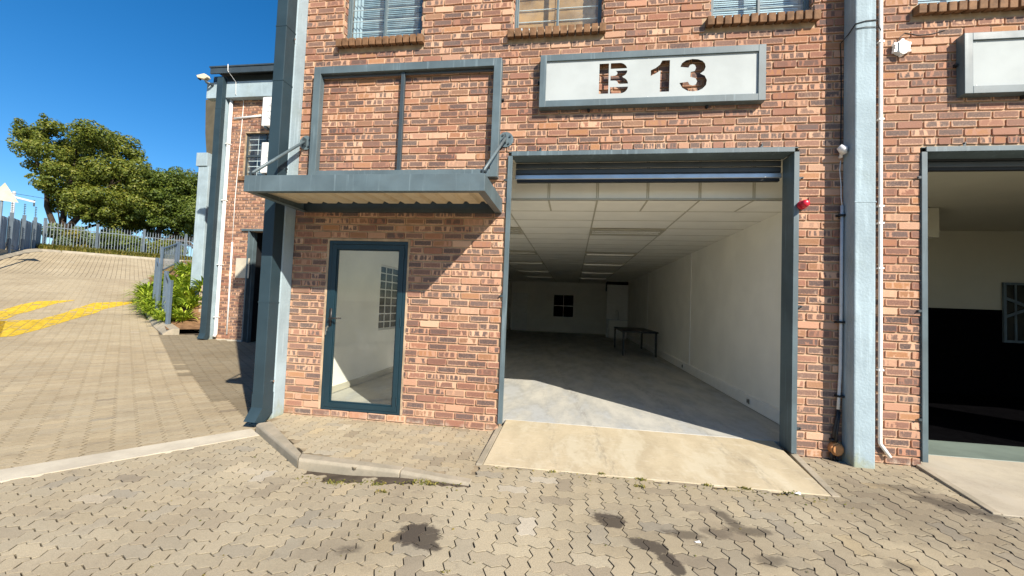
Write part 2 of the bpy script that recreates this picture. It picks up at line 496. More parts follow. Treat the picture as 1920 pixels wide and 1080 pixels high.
def zt(x, y):
    s, t = st_of(x, y); m = min(1, max(0, (-4 - x) / 4))
    return interp(s, FS, FZ) * m - .08 * sst((-.7 - x) / 1.5) * (1 - sst((s - 7) / 5))


def stp(s, t, dz=0.0):
    x, y = xy_of(s, t); return (x, y, zt(x, y) + dz)

# ground sheet
def build_ground():
    def axis(lo, hi):
        v = set()
        for k in range(-30, 31):
            a = abs(k)
            q = a * .8 if a <= 15 else 12 + (a - 15) * 2.2 if a <= 24 else 31.8 + (a - 24) ** 2 * 9
            v.add(round(math.copysign(q, k), 3))
        return sorted(v)
    sa = axis(0, 0)
    S = [20 + q for q in sa]; T = sa
    mb = MB(); n = len(T)
    vs = []
    for s in S:
        for t in T:
            x, y = xy_of(s, t)
            vs.append((x, y, zt(x, y) - .05))
    fs = [(i * n + j, i * n + j + 1, (i + 1) * n + j + 1, (i + 1) * n + j) for i in range(len(S) - 1) for j in range(n - 1)]
    fs = [tuple(reversed(f)) for f in fs]
    mb.add(vs, fs)
    tag(mb.build('ground', M['terrain'], smooth=True), kind='structure')
build_ground()

# ------------------------------------------------------------------ pavers
SP0 = (-3.37, -.53); SPD = (-.575, -.818)          # the cast strip between driveway and forecourt


def strip_side(x, y):
    return (x - SP0[0]) * SPD[1] - (y - SP0[1]) * SPD[0]   # >0 : driveway side ... sign fixed below


SIGN = 1 if strip_side(-8, 0) > 0 else -1


def zig(a):
    f = a - math.floor(a)
    return (f / .25 if f < .25 else 1 - (f - .25) / .25 if f < .75 else -1 + (f - .75) / .25)


def paver_at(mb, per, cen, zf, tone, gap=.0034, full=True, warm=0.0, r=None):
    gap = gap + U(-.0004, .0012)
    n = len(per)
    r = R() if r is None else r
    tl = (U(-.0045, .0045), U(-.0045, .0045)); dz = U(-.0015, .0015)
    def ring(ins, drop):
        o = []
        for (x, y) in per:
            dx, dy = x - cen[0], y - cen[1]; L = math.hypot(dx, dy) or 1
            k = 1 - ins / L
            X, Y = cen[0] + dx * k, cen[1] + dy * k
            o.append((X, Y, zf(X, Y) + dz + tl[0] * dx + tl[1] * dy - drop))
        return o
    c = (r, tone * U(.93, 1.05), warm, 1)
    cd = (r, c[1] * .50, warm, 1); ce = (r, c[1] * .22, warm, 1)
    if full:
        a, b, d = ring(gap + .0022, 0), ring(gap, .0028), ring(gap, .022)
        mb.add(a + b + d, [tuple(range(n))] + [(i, i + n, (i + 1) % n + n, (i + 1) % n) for i in range(n)] + [(i + n, i + 2 * n, (i + 1) % n + 2 * n, (i + 1) % n + n) for i in range(n)], 0, [c] * n + [cd] * n + [ce] * n)
    else:
        a, b = ring(gap + .004, 0), ring(gap, .012)
        mb.add(a + b, [tuple(range(n))] + [(i, i + n, (i + 1) % n + n, (i + 1) % n) for i in range(n)], 0, [c] * n + [ce] * n)


def rect_per(x0, y0, x1, y1, step=.25):
    p = []
    nx = max(1, round((x1 - x0) / step)); ny = max(1, round((y1 - y0) / step))
    for i in range(nx): p.append((x0 + (x1 - x0) * i / nx, y0))
    for i in range(ny): p.append((x1, y0 + (y1 - y0) * i / ny))
    for i in range(nx): p.append((x1 - (x1 - x0) * i / nx, y1))
    for i in range(ny): p.append((x0, y1 - (y1 - y0) * i / ny))
    return p


def herring(mb, region, zf, x0, x1, y0, y1, unit, amp, tone=1.0, org=(0, 0), near=None, warm=lambda x, y: 0.0):
    i0, i1 = int((x0 - org[0]) / unit) - 2, int((x1 - org[0]) / unit) + 2
    j0, j1 = int((y0 - org[1]) / unit) - 2, int((y1 - org[1]) / unit) + 2
    for i in range(i0, i1):
        for j in range(j0, j1):
            k = (i - j) % 4
            if k == 0: rc = (i, j, i + 2, j + 1)
            elif k == 3: rc = (i, j, i + 1, j + 2)
            else: continue
            c = (org[0] + (rc[0] + rc[2]) / 2 * unit, org[1] + (rc[1] + rc[3]) / 2 * unit)
            if not region(*c): continue
            fine = near is None or near(*c)
            per = [(org[0] + (a + amp * zig(b)) * unit, org[1] + (b + amp * zig(a + .5)) * unit) for a, b in rect_per(*rc, .25 if fine else .5)]
            paver_at(mb, per, c, zf, tone, full=fine, warm=warm(*c) + .15 * R())


def in_forecourt(x, y):
    if SIGN * strip_side(x, y) > -.10 and x < -1.5: return False
    if x < -3.25 and y > -.58: return False
    # kerbed platform
    if x < -.80 and y > -1.42:
        # right of the slanted kerb
        if y > -1.42: 
            k = (x + 3.376) / 1.076
            if k > 0 and y > -.489 - .79 * k + .08 or (x > -2.3 and y > -1.27 - (x + 2.3) * .09 + (.10 if x < -1.0 else .02)): return False
    if -.74 < x < 2.05 + .14 * (y + .95) and y > -.93: return False
    if x > 3.17 + .26 * (y + .95) and y > -.93: return False
    if y > .03: return False
    return True


def ztop(x, y): return zt(x, y)


pv = MB()
# forecourt in front of the building
herring(pv, in_forecourt, ztop, -7, 8.2, -8.5, 0, .1115, .12, 1.0, (.03, -.02), near=lambda x, y: y > -4.2)
tag(pv.build('forecourt_paving', M['paver']), kind='structure')

# raised pavement beside the door
def in_platform(x, y):
    if x > -.79 or y > .03: return False
    if x < -3.40: return False
    k = (x + 3.376) / 1.076
    yo = -.489 - .79 * k if x < -2.3 else -1.285 - (x + 2.3) * .08
    if x < -2.3: return y > yo + .13
    return y > yo + .115
pv = MB()
herring(pv, in_platform, lambda x, y: -.009, -3.6, -.7, -1.6, 0, .100, .11, 1.02, (.0, .0), warm=lambda x, y: .25 * R())
tag(pv.build('raised_pavement', M['paver']), kind='structure')
pb = MB()
pb.prism([(-3.40, -.30), (-2.36, -1.10), (-.76, -1.26), (-.76, -.0), (-3.40, -.0)], 'z', -.2, -.014)
tag(pb.build('pavement_bed', M['sand']), kind='structure')

# driveway: running bond across the drive, zigzag long edges
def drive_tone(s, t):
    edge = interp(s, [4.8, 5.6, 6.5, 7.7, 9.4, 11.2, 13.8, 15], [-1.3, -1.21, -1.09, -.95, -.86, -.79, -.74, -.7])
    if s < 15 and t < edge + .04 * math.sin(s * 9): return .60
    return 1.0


def in_drive(s, t, x, y):
    if s < 14.9 or t < -.62:
        pass
    if SIGN * strip_side(x, y) < .10 and s < 9: return False
    if x > -3.58 and y > .02: return False
    if x > -3.42 and y > -.5: return False
    if y > 5.5 and x > -10.4: return False
    if s > 14.95 and t < interp(s, [14.9, 16.8, 21.3, 30, 32, 42], [-.86, -.70, -.62, -.60, -.9, -9]): return False
    if s > 30 and t > interp(s, [30, 36, 40, 41.1], [6.0, 5.0, 4.35, 3.4]): return False
    if x < -10 and y > 5.8 and t < -.7 and s < 16: return False
    return s < 41.1


pv = MB()
PT, PS = .192, .112                       # course width across the drive, unit length along it


def drive_units(sa, sb, ta, tb):
    j = math.floor(ta / PT)
    while j * PT < tb:
        s_ = math.floor(sa / PS) * PS + (PS / 2 if j % 2 else 0)
        while s_ < sb:
            yield s_, j * PT
            s_ += PS
        j += 1


for s_, t_ in drive_units(3.2, 41.1, -9.2, 7.5):
    cs, ct = s_ + PS / 2, t_ + PT / 2
    if s_ < 31 and ct < (-8.2 if s_ < 15 else -1.2): continue
    x, y = xy_of(cs, ct)
    if not in_drive(cs, ct, x, y) or (s_ < 8 and y < -7.5): continue
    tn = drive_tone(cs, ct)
    if s_ < 31:
        per = []
        for a, b in rect_per(0, 0, 1, 2, .25):
            per.append(xy_of(s_ + (a + .13 * zig(b + .5 * (math.floor(t_ / PT) % 2))) * PS, t_ + (b + .20 * zig(a + s_ / PS)) * PT / 2))
    else:
        per = [xy_of(s_, t_), xy_of(s_, t_ + PT), xy_of(s_ + PS, t_ + PT), xy_of(s_ + PS, t_)]
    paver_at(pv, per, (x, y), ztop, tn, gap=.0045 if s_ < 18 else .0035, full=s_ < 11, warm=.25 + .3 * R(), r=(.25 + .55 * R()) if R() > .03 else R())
tag(pv.build('driveway_paving', M['paver']), kind='structure')

# bed of sand under both, follows the terrain just below the paver tops
def sheet(name, material, sr, tr, dz, ds, dt, keep):
    mb = MB(); ns = int((sr[1] - sr[0]) / ds); nn = int((tr[1] - tr[0]) / dt)
    vs = [stp(sr[0] + i * ds, tr[0] + j * dt, dz) for i in range(ns + 1) for j in range(nn + 1)]
    fs = []
    for i in range(ns):
        for j in range(nn):
            c = xy_of(sr[0] + (i + .5) * ds, tr[0] + (j + .5) * dt)
            if keep(sr[0] + (i + .5) * ds, tr[0] + (j + .5) * dt, *c):
                a = i * (nn + 1) + j
                fs.append((a, a + nn + 1, a + nn + 2, a + 1))
    mb.add(vs, fs)
    return tag(mb.build(name, material, smooth=True), kind='structure')
def bedkeep(s, t, x, y):
    if x > -3.9 and y > -.3: return x > -.9 and y < -.0
    if y > 5.3 and x > -10.6: return False
    if s > 15.5 and t < -.95 and s < 31: return False
    return True
sheet('paving_bed', M['bed'], (-6, 41.5), (-11, 8), -.013, .5, .5, bedkeep)

# cast strip
mb = MB()
nx_, ny_ = -SPD[1], SPD[0]
prev = None
for i in range(0, 13):
    q = i * .5 - .02
    cx, cy = SP0[0] + SPD[0] * q, SP0[1] + SPD[1] * q
    w = .145 + .02 * min(1, q / 3)
    z = zt(cx, cy) + .006
    a = (cx + nx_ * w, cy + ny_ * w, z); b = (cx - nx_ * w, cy - ny_ * w, z)
    if prev:
        pa, pb_ = prev
        lo = lambda p: (p[0], p[1], p[2] - .1)
        mb.add([pa, pb_, b, a, lo(pa), lo(pb_), lo(b), lo(a)], [(0, 1, 2, 3), (4, 5, 1, 0), (7, 6, 5, 4), (2, 6, 7, 3), (3, 7, 4, 0), (1, 5, 6, 2)])
    prev = (a, b)
me = mb.build('concrete_strip', M['strip']); tag(me, kind='structure')
for p in me.data.polygons:
    pass

# yellow arrow, laid paver by paver so the joints stay open
def clip(poly, rect):
    def cl(P, ax, v, keep_less):
        o = []
        for i in range(len(P)):
            a, b = P[i], P[(i + 1) % len(P)]
            ia = (a[ax] <= v) if keep_less else (a[ax] >= v); ib = (b[ax] <= v) if keep_less else (b[ax] >= v)
            if ia: o.append(a)
            if ia != ib:
                k = (v - a[ax]) / (b[ax] - a[ax]); o.append((a[0] + k * (b[0] - a[0]), a[1] + k * (b[1] - a[1])))
        return o
    for ax, v, l in ((0, rect[0], False), (0, rect[1], True), (1, rect[2], False), (1, rect[3], True)):
        poly = cl(poly, ax, v, l)
        if len(poly) < 3: return None
    return poly
lowA = [(14.96, 2.01), (15.07, 1.84), (16.24, 1.54), (18.55, 1.1), (21.17, .51), (22.84, -.45)]
upA = [(18.1, 2.75), (18.09, 2.36), (18.5, 1.78), (20.82, 1.33), (22.48, .82), (23.1, -.45)]
lowB = [(18.36, 2.5), (18.49, 2.41), (20.07, 2.35), (22.12, 1.77), (22.88, 1.36)]
upB = [(20.65, 2.83), (21.2, 2.69), (21.82, 2.54), (22.54, 2.25), (22.97, 1.37)]
quads = []
for lo_, up_ in ((lowA, upA), (lowB, upB)):
    for i in range(len(lo_) - 1):
        quads.append([lo_[i], lo_[i + 1], up_[i + 1], up_[i]])
quads.append([(14.96, 2.01), (18.09, 2.36), (18.3, 4.2), (14.8, 4.2)])
quads.append([(18.36, 2.5), (20.65, 2.83), (20.9, 4.0), (18.4, 4.0)])
mb = MB()
for s_, t_ in drive_units(14, 24, -.7, 4.5):
    g = .006
    for q in quads:
        c = clip(q, (s_ + g, s_ + PS - g, t_ + g, t_ + PT - g))
        if c and R() > .05:
            x = [stp(a, b, .005) for a, b in c]
            mb.add(x, [tuple(range(len(x)))])
ym = mb.build('road_marking', M['yellow']); tag(ym, kind='structure')
# make every patch face up
import bmesh
def face_up(ob):
    bm = bmesh.new(); bm.from_mesh(ob.data)
    for f in bm.faces:
        if f.normal.z < 0: f.normal_flip()
    bm.to_mesh(ob.data); bm.free()
face_up(ym)
for nm in ('forecourt_paving', 'driveway_paving', 'raised_pavement', 'paving_bed', 'ground'):
    pass

# kerbs
def kerb(name, pts, w_in, h, zb, material=M['kerb'], joints=.0):
    """pts = outer top edge, w_in = vectors to the inner edge"""
    mb = MB()
    n = len(pts)
    for i in range(n - 1):
        a, b = Vector(pts[i]), Vector(pts[i + 1]); d = (b - a)
        L = d.length; m = max(1, round(L / 1.0))
        for k in range(m):
            p = a + d * (k / m) + d.normalized() * .004; q = a + d * ((k + 1) / m) - d.normalized() * .004
            pi = Vector(w_in[i]).lerp(Vector(w_in[i + 1]), k / m); qi = Vector(w_in[i]).lerp(Vector(w_in[i + 1]), (k + 1) / m)
            c = .02
            up = Vector((0, 0, 1))
            def sec(e, w):
                wn = w.normalized()
                return [tuple(e - up * h - wn * .004), tuple(e - up * c - wn * .001), tuple(e + wn * c), tuple(e + w), tuple(e + w - up * h)]
            A, B = sec(p, pi), sec(q, qi)
            mb.add(A + B, [(0, 1, 2, 3, 4), (9, 8, 7, 6, 5)] + [(j, j + 5, (j + 1) % 5 + 5, (j + 1) % 5) for j in range(5)])
    return mb.build(name, material, bevel=.006)
k = kerb('kerb', [(-3.376, -.489, .006), (-2.308, -1.278, .006), (-1.365, -1.315, .006), (-.745, -1.41, .004)],
         [(.08, .12, 0), (-.055, .125, 0), (0, .10, 0), (-.005, .095, 0)], .17, 0)
tag(k, kind='structure')

# aprons with sloping tops
def slab(name, poly, zs, th, material):
    n = len(poly); mb = MB()
    vs = [(p[0], p[1], z) for p, z in zip(poly, zs)] + [(p[0], p[1], z - th) for p, z in zip(poly, zs)]
    mb.add(vs, [tuple(range(n)), tuple(reversed(range(n, 2 * n)))] + [(i, i + n, (i + 1) % n + n, (i + 1) % n) for i in range(n)])
    return tag(mb.build(name, material, bevel=.006), kind='structure')
slab('concrete_apron', [(-.735, -1.0), (2.05, -.955), (2.19, .305), (-.745, .315)], [.006, .006, .043, .045], .2, M['apron'])
slab('apron_edge', [(-.80, -1.0), (-.741, -1.0), (-.751, .1), (-.81, .1)], [.004, .004, .03, .03], .2, M['kerb'])
slab('apron_edging', [(2.056, -.955), (2.115, -.955), (2.28, .02), (2.21, .02)], [.004, .004, .022, .022], .2, M['kerb'])
slab('garage_floor', [(-3.36, .319), (2.70, .309), (2.70, 18.2), (-3.36, 18.2)], [.046, .046, .05, .05], .3, M['slab'])
slab('concrete_ramp', [(3.17, -1.0), (7.0, -1.0), (7.0, .32), (3.375, .32)], [.004, .004, .028, .028], .2, M['apron2'])
slab('ramp_edging', [(3.105, -1.0), (3.163, -1.0), (3.37, -.02), (3.31, -.02)], [.012, .012, .022, .022], .2, M['kerb'])
slab('gym_floor', [(3.2, .326), (10, .326), (10, .93), (3.2, .93)], [.03] * 4, .3, M['greenfloor'])
slab('gym_rubber_floor', [(3.2, .936), (10, 1.12), (10, 6), (3.2, 6)], [.033] * 4, .3, M['rubber'])

# ------------------------------------------------------------------ brickwork
PIT, CO = .234, .085


def bricks(mb, O, Ux, Nn, u0, u1, z0, z1, holes, header=(), seed=1, zoff=0.0):
    rnd = random.Random(seed)
    O = Vector(O); Ux = Vector(Ux); Nn = Vector(Nn); Z = Vector((0, 0, 1))
    k = math.floor((z0 - zoff) / CO)
    while True:
        za = zoff + k * CO; zb = za + CO
        if za >= z1 - .01: break
        ja, jb = max(za, z0) + .0075, min(zb, z1) - .0085
        if jb - ja > .02:
            segs = [(u0, u1)]
            for (a, b, c, d) in holes:
                ov = min(zb, d) - max(za, c)
                if ov > CO * .45:
                    ns = []
                    for (p, q) in segs:
                        if b <= p or a >= q: ns.append((p, q)); continue
                        if a > p: ns.append((p, a))
                        if b < q: ns.append((b, q))
                    segs = ns
            hd = [h for h in header if h[2] <= (za + zb) / 2 < h[3]]
            off = (k % 2) * PIT / 2 + rnd.uniform(-.006, .006)
            for (p, q) in segs:
                x = math.floor((p - off) / PIT) * PIT + off
                cuts = []
                while x < q:
                    cuts.append(x)
                    x += PIT
                cuts.append(x)
                if hd:
                    c2 = []
                    for a in cuts:
                        c2.append(a)
                        if any(h[0] < a + PIT * .75 < h[1] for h in hd): c2.append(a + PIT / 2)
                    cuts = c2
                for a, b in zip(cuts, cuts[1:]):
                    full = b - a
                    fa, fb = max(a, p), min(b, q)
                    if fb - fa < .035: continue
                    one_brick(mb, O, Ux, Nn, Z, fa + (.0065 if fa > p + .001 else .002), fb - (.0065 if fb < q - .001 else .002), ja, jb, rnd, (fa - a) / full, (fb - a) / full)
        k += 1


def one_brick(mb, O, Ux, Nn, Z, a, b, c, d, rnd, ua, ub):
    h = .0140 + rnd.uniform(-.0025, .003)
    j = lambda s=.0012: rnd.uniform(-s, s)
    ch = min(.007, (b - a) * .2)
    ring = [(a + ch, c), (b - ch, c), (b, c + ch), (b, d - ch), (b - ch, d), (a + ch, d), (a, d - ch), (a, c + ch)]
    mid = [((a + b) / 2, c), ((a + b) / 2, d)]
    if b - a > .1:
        ring = [ring[0], mid[0], ring[1], ring[2], ring[3], ring[4], mid[1], ring[5], ring[6], ring[7]]
    n = len(ring); cu, cv = (a + b) / 2, (c + d) / 2
    r1, r2 = rnd.random(), rnd.random()
    if c < 1.5: r2 = 1 - (1 - r2) ** (1.5 - .5 * max(0, c) / 1.5)
    front = []; side = []; back = []; cf = []; cs = []
    jt = (rnd.uniform(-.002, .002), rnd.uniform(-.0018, .0018))
    for (u, z) in ring:
        u += j(); z += j(.0016)
        col = (ua + (ub - ua) * (u - a) / (b - a), (z - c) / (d - c), r1, r2)
        fu, fz = u + (.003 if u < cu else -.003), z + (.003 if z < cv else -.003)
        t = h + jt[0] * (u - cu) / (b - a) * 2 + jt[1] * (z - cv) / (d - c) * 2
        front.append(tuple(O + Ux * fu + Z * fz + Nn * t)); side.append(tuple(O + Ux * u + Z * z + Nn * (t - .0028))); back.append(tuple(O + Ux * u + Z * z - Nn * .003))
        cf.append(col)
    mb.add(front + side + back, [tuple(range(n))] + [(i, i + n, (i + 1) % n + n, (i + 1) % n) for i in range(n)] + [(i + n, i + 2 * n, (i + 1) % n + 2 * n, (i + 1) % n + n) for i in range(n)], 0, cf * 3)


def wall_plane(mb, O, Ux, u0, u1, z0, z1, holes, th, Nn, mi=1):
    """mortar face, back face and reveals around rectangular holes"""
    O = Vector(O); Ux = Vector(Ux); Nn = Vector(Nn)
    us = sorted({u0, u1, *[h[0] for h in holes], *[h[1] for h in holes]}); us = [x for x in us if u0 <= x <= u1]
    zs = sorted({z0, z1, *[h[2] for h in holes], *[h[3] for h in holes]}); zs = [x for x in zs if z0 <= x <= z1]
    P = lambda u, z, d: tuple(O + Ux * u + Vector((0, 0, z)) - Nn * d)
    for a, b in zip(us, us[1:]):
        for c, d in zip(zs, zs[1:]):
            m_ = ((a + b) / 2, (c + d) / 2)
            if any(h[0] < m_[0] < h[1] and h[2] < m_[1] < h[3] for h in holes): continue
            mb.quad(P(a, c, 0), P(b, c, 0), P(b, d, 0), P(a, d, 0), mi)
            mb.quad(P(a, d, th), P(b, d, th), P(b, c, th), P(a, c, th), mi)
    for (a, b, c, d) in holes:
        mb.quad(P(a, c, 0), P(a, d, 0), P(a, d, th), P(a, c, th), mi)
        mb.quad(P(b, d, 0), P(b, c, 0), P(b, c, th), P(b, d, th), mi)
        mb.quad(P(a, d, 0), P(b, d, 0), P(b, d, th), P(a, d, th), mi)
        if c > z0: mb.quad(P(b, c, 0), P(a, c, 0), P(a, c, th), P(b, c, th), mi)
    mb.quad(P(u0, z1, 0), P(u1, z1, 0), P(u1, z1, th), P(u0, z1, th), mi)
    mb.quad(P(u0, z0, 0), P(u0, z1, 0), P(u0, z1, th), P(u0, z0, th), mi)
    mb.quad(P(u1, z1, 0), P(u1, z0, 0), P(u1, z0, th), P(u1, z1, th), mi)

# ------------------------------------------------------------------ main building
H = 7.5
bld = empty('brick_building', (0, 0, 0), 'long face brick building with the open garage bay and the glass door', 'building')
G1 = (-.787, 2.252, -.1, 3.145); G2 = (3.36, 6.40, -.1, 3.125); DR = (-2.955, -1.92, .07, 2.115)
WZ0, WZ1 = 4.575, 5.80
WINS = [(-2.915, -1.90), (-.80, .225), (1.36, 2.385), (3.345, 4.37)]
HOLES = [G1, G2, DR] + [(a, b, WZ0, WZ1) for a, b in WINS] + [(5.4, 6.42, WZ0, WZ1)]
HEAD = [(G1[0], G1[1], 3.14, 3.24), (G2[0], G2[1], 3.14, 3.24)]
fw = MB()
wall_plane(fw, (0, 0, 0), (1, 0, 0), -3.6, 8.4, -.3, H, HOLES, .22, (0, -1, 0))
sill_holes = [(a - .05, b + .02, WZ0 - .125, WZ0) for a, b in WINS]
bricks(fw, (0, 0, 0), (1, 0, 0), (0, -1, 0), -3.6, 8.4, -.04, H, HOLES + sill_holes, HEAD, seed=3, zoff=.0)
for a, b in WINS:
    # brick returns of the window reveals
    bricks(fw, (a - .001, 0, 0), (0, 1, 0), (1, 0, 0), 0.0, .085, WZ0, WZ1, [], seed=int(a * 100) + 900)
    bricks(fw, (b + .001, 0, 0), (0, 1, 0), (-1, 0, 0), 0.0, .085, WZ0, WZ1, [], seed=int(b * 100) + 900)
wall = fw.build('wall', [M['brick'], M['mortar']], bld)
wall['label'] = 'front wall of mottled pink and brown face brick'
sw = MB()
LW = (2.26, 3.30, .87, 2.03)
wall_plane(sw, (-3.6, 0, 0), (0, 1, 0), .22, 18.4, -.3, H, [LW], .22, (-1, 0, 0))
bricks(sw, (-3.6, 0, 0), (0, 1, 0), (-1, 0, 0), 0.01, 6.0, -.1, H, [LW], seed=11)
sw.build('wall', [M['brick'], M['mortar']], bld)['label'] = 'side wall of face brick along the driveway'

# plastered columns
def column(x0, x1, yf, name='column'):
    mb = MB()
    n = 24
    for i in range(n):
        pass
    mb.box(x0, x1, yf, -.0125 if yf > -1 else 0, -.12, H - .02)
    return mb.build(name, M['plaster'], bld, bevel=.012)
column(-3.61, -3.402, -.205)['label'] = 'pale blue corner column behind the square downpipe'
rc = column(2.664, 2.848, -.20); rc['label'] = 'pale blue plastered column between the two garage bays'
jt = MB(); jt.box(2.661, 2.851, -.203, -.2, 2.525, 2.537); jt.build('column_joint', M['plaster'], rc)
column(6.75, 6.94, -.20)
rf = MB(); rf.box(-3.85, 8.6, -.25, 18.6, H, H + .14); rf.box(-3.85, 8.6, -.28, -.25, H - .08, H + .16)
rf.build('roof', M['steeldark'], bld)
# mortar band round the glass door
dm = MB()
for (x0, x1, z0, z1) in ((DR[0] - .012, DR[0] + .018, .08, 2.12), (DR[1] - .018, DR[1] + .012, .08, 2.12), (DR[0] + .018, DR[1] - .018, 2.098, 2.125)):
    dm.box(x0, x1, -.0135, .03, z0, z1)
dm.build('door_surround', M['mortar'], bld, bevel=.003)

# inner shell
def part(name, fill, material, parent=bld, bevel=0, smooth=False):
    mb = MB(); fill(mb); return mb.build(name, material, parent, smooth, bevel)
XL, XR, YB, ZC = -3.37, 2.62, 17.95, 2.74
def shell(mb):
    # left inner lining with its window opening, right party wall, back wall, inside of the front wall
    wall_plane(mb, (XL, 0, 0), (0, 1, 0), .222, YB, .0, 3.2, [LW], .008, (1, 0, 0), 0)
    mb.box(XR, XR + .22, .222, YB, 0, 3.2)
    mb.box(XL, XR, YB, YB + .1, 0, 3.2)
part('inner_wall', shell, M['white'])
fi = MB()
wall_plane(fi, (0, .229, 0), (1, 0, 0), XL + .001, XR - .001, 0.01, 3.18, [(G1[0], G1[1], -1, 3.2), (DR[0], DR[1], .07, 2.115)], .006, (0, -1, 0), 0)
fi.build('inner_lining', M['white'], bld)
def upper(mb):
    mb.box(-3.36, 8.3, .226, 18.2, 3.22, 3.4)                 # slab between the storeys
    mb.box(-3.36, 8.3, 2.6, 2.7, 3.405, H - .03)               # back of the upper rooms
    for x in (-1.2, .85, 2.75, 4.9): mb.box(x - .05, x + .05, .226, 2.59, 3.405, H - .03)
part('floor_slab', upper, M['white'])
part('party_wall', lambda mb: mb.box(2.95, 3.18, .226, 6.3, .02, 3.2), M['white'])
# ceiling with openings for the light fittings
LX = [(.25, 1.44), (-2.15, -.96)]; LY = [2.37, 5.37, 7.77, 10.77, 13.77]
LH = [(x0, x1, y, y + .58) for x0, x1 in LX for y in LY]
cl = MB()
CYF = .55
cells_x = sorted({XL, XR, *[v for h in LH for v in h[:2]]}); cells_y = sorted({CYF, YB, *[v for h in LH for v in h[2:]]})
for a, b in zip(cells_x, cells_x[1:]):
    for c, d in zip(cells_y, cells_y[1:]):
        m_ = ((a + b) / 2, (c + d) / 2)
        if any(h[0] < m_[0] < h[1] and h[2] < m_[1] < h[3] for h in LH): continue
        cl.box(a, b, c, d, ZC, ZC + .012)
ce = cl.build('ceiling', M['ceil'], bld)
tb = MB()
gx = [.25 - .0 + 1.2 * k for k in range(-3, 2)]
for x in gx:
    if XL < x < XR: tb.box(x - .011, x + .011, CYF, YB, ZC - .004, ZC - .0008)
y = CYF
yk = 0
while y < YB:
    if yk: tb.box(XL, XR, y - .009, y + .009, ZC - .0032, ZC - .0006)
    y += .6; yk += 1
for x in (-.35, .85, 2.05): tb.box(x - .011, x + .011, CYF, CYF + .6, ZC - .004, ZC - .0008)
tb.build('ceiling_grid', M['tbar'], ce)
bh = MB(); bh.box(XL, XR, CYF, CYF + .03, ZC, 3.215)
bk = bh.build('bulkhead', M['ceil'], bld)
bt = MB()
for i in range(-6, 5):
    x = .25 + .6 * i
    if XL < x < XR:
        bt.box(x - .016, x - .004, CYF - .004, CYF - .0005, ZC + .02, 3.21); bt.box(x + .004, x + .016, CYF - .004, CYF - .0005, ZC + .02, 3.21)
bt.box(XL, XR, CYF - .012, CYF - .0005, ZC - .002, ZC + .02)
bt.build('bulkhead_trim', M['tbar'], bk)
part('screw', lambda mb: mb.tube([(-.345, CYF - .006, 3.02), (-.345, CYF, 3.02)], .008, 8), M['pvc'], bk)
# trunking and cover strips on the right wall
def trunk(mb):
    mb.box(XR - .05, XR - .0005, .235, YB - .2, .053, .225)
    mb.box(XR - .055, XR - .05, .235, YB - .2, .085, .09); mb.box(XR - .055, XR - .05, .235, YB - .2, .188, .193)
part('skirting_trunking', trunk, M['louvre'], bevel=.003)
def covers(mb):
    for yy in (5.25, 10.7): mb.box(XR - .012, XR - .0005, yy - .022, yy + .022, .23, ZC)
part('cover_strip', covers, M['louvre'])
sk = MB(); sk.box(XL + .0005, XL + .015, .24, YB - .001, .053, .145)
sk.build('skirting', M['tbar'], bld)

# window frames of the upper floor
def sill_part(parent, a, b, seed):
    rnd = random.Random(seed); mb = MB()
    x = a - .045; zt_, zb_ = WZ0 - .004, WZ0 - .118
    while x < b + .0:
        w = .070
        y0 = -.088 + rnd.uniform(-.004, .004); d = rnd.uniform(-.003, .003)
        vs = [(x, y0, zb_ + d), (x + w, y0, zb_ + d), (x + w, .05, zb_ + .03), (x, .05, zb_ + .03), (x, y0 - .004, zb_ + .094 + d), (x + w, y0 - .004, zb_ + .094 + d), (x + w, .05, zt_), (x, .05, zt_)]
        mb.add(vs, [(3, 2, 1, 0), (4, 5, 6, 7), (0, 1, 5, 4), (1, 2, 6, 5), (2, 3, 7, 6), (3, 0, 4, 7)])
        x += w + .016
    s_ = mb.build('sill', M['sillbrick'], parent, bevel=.006)
    return s_


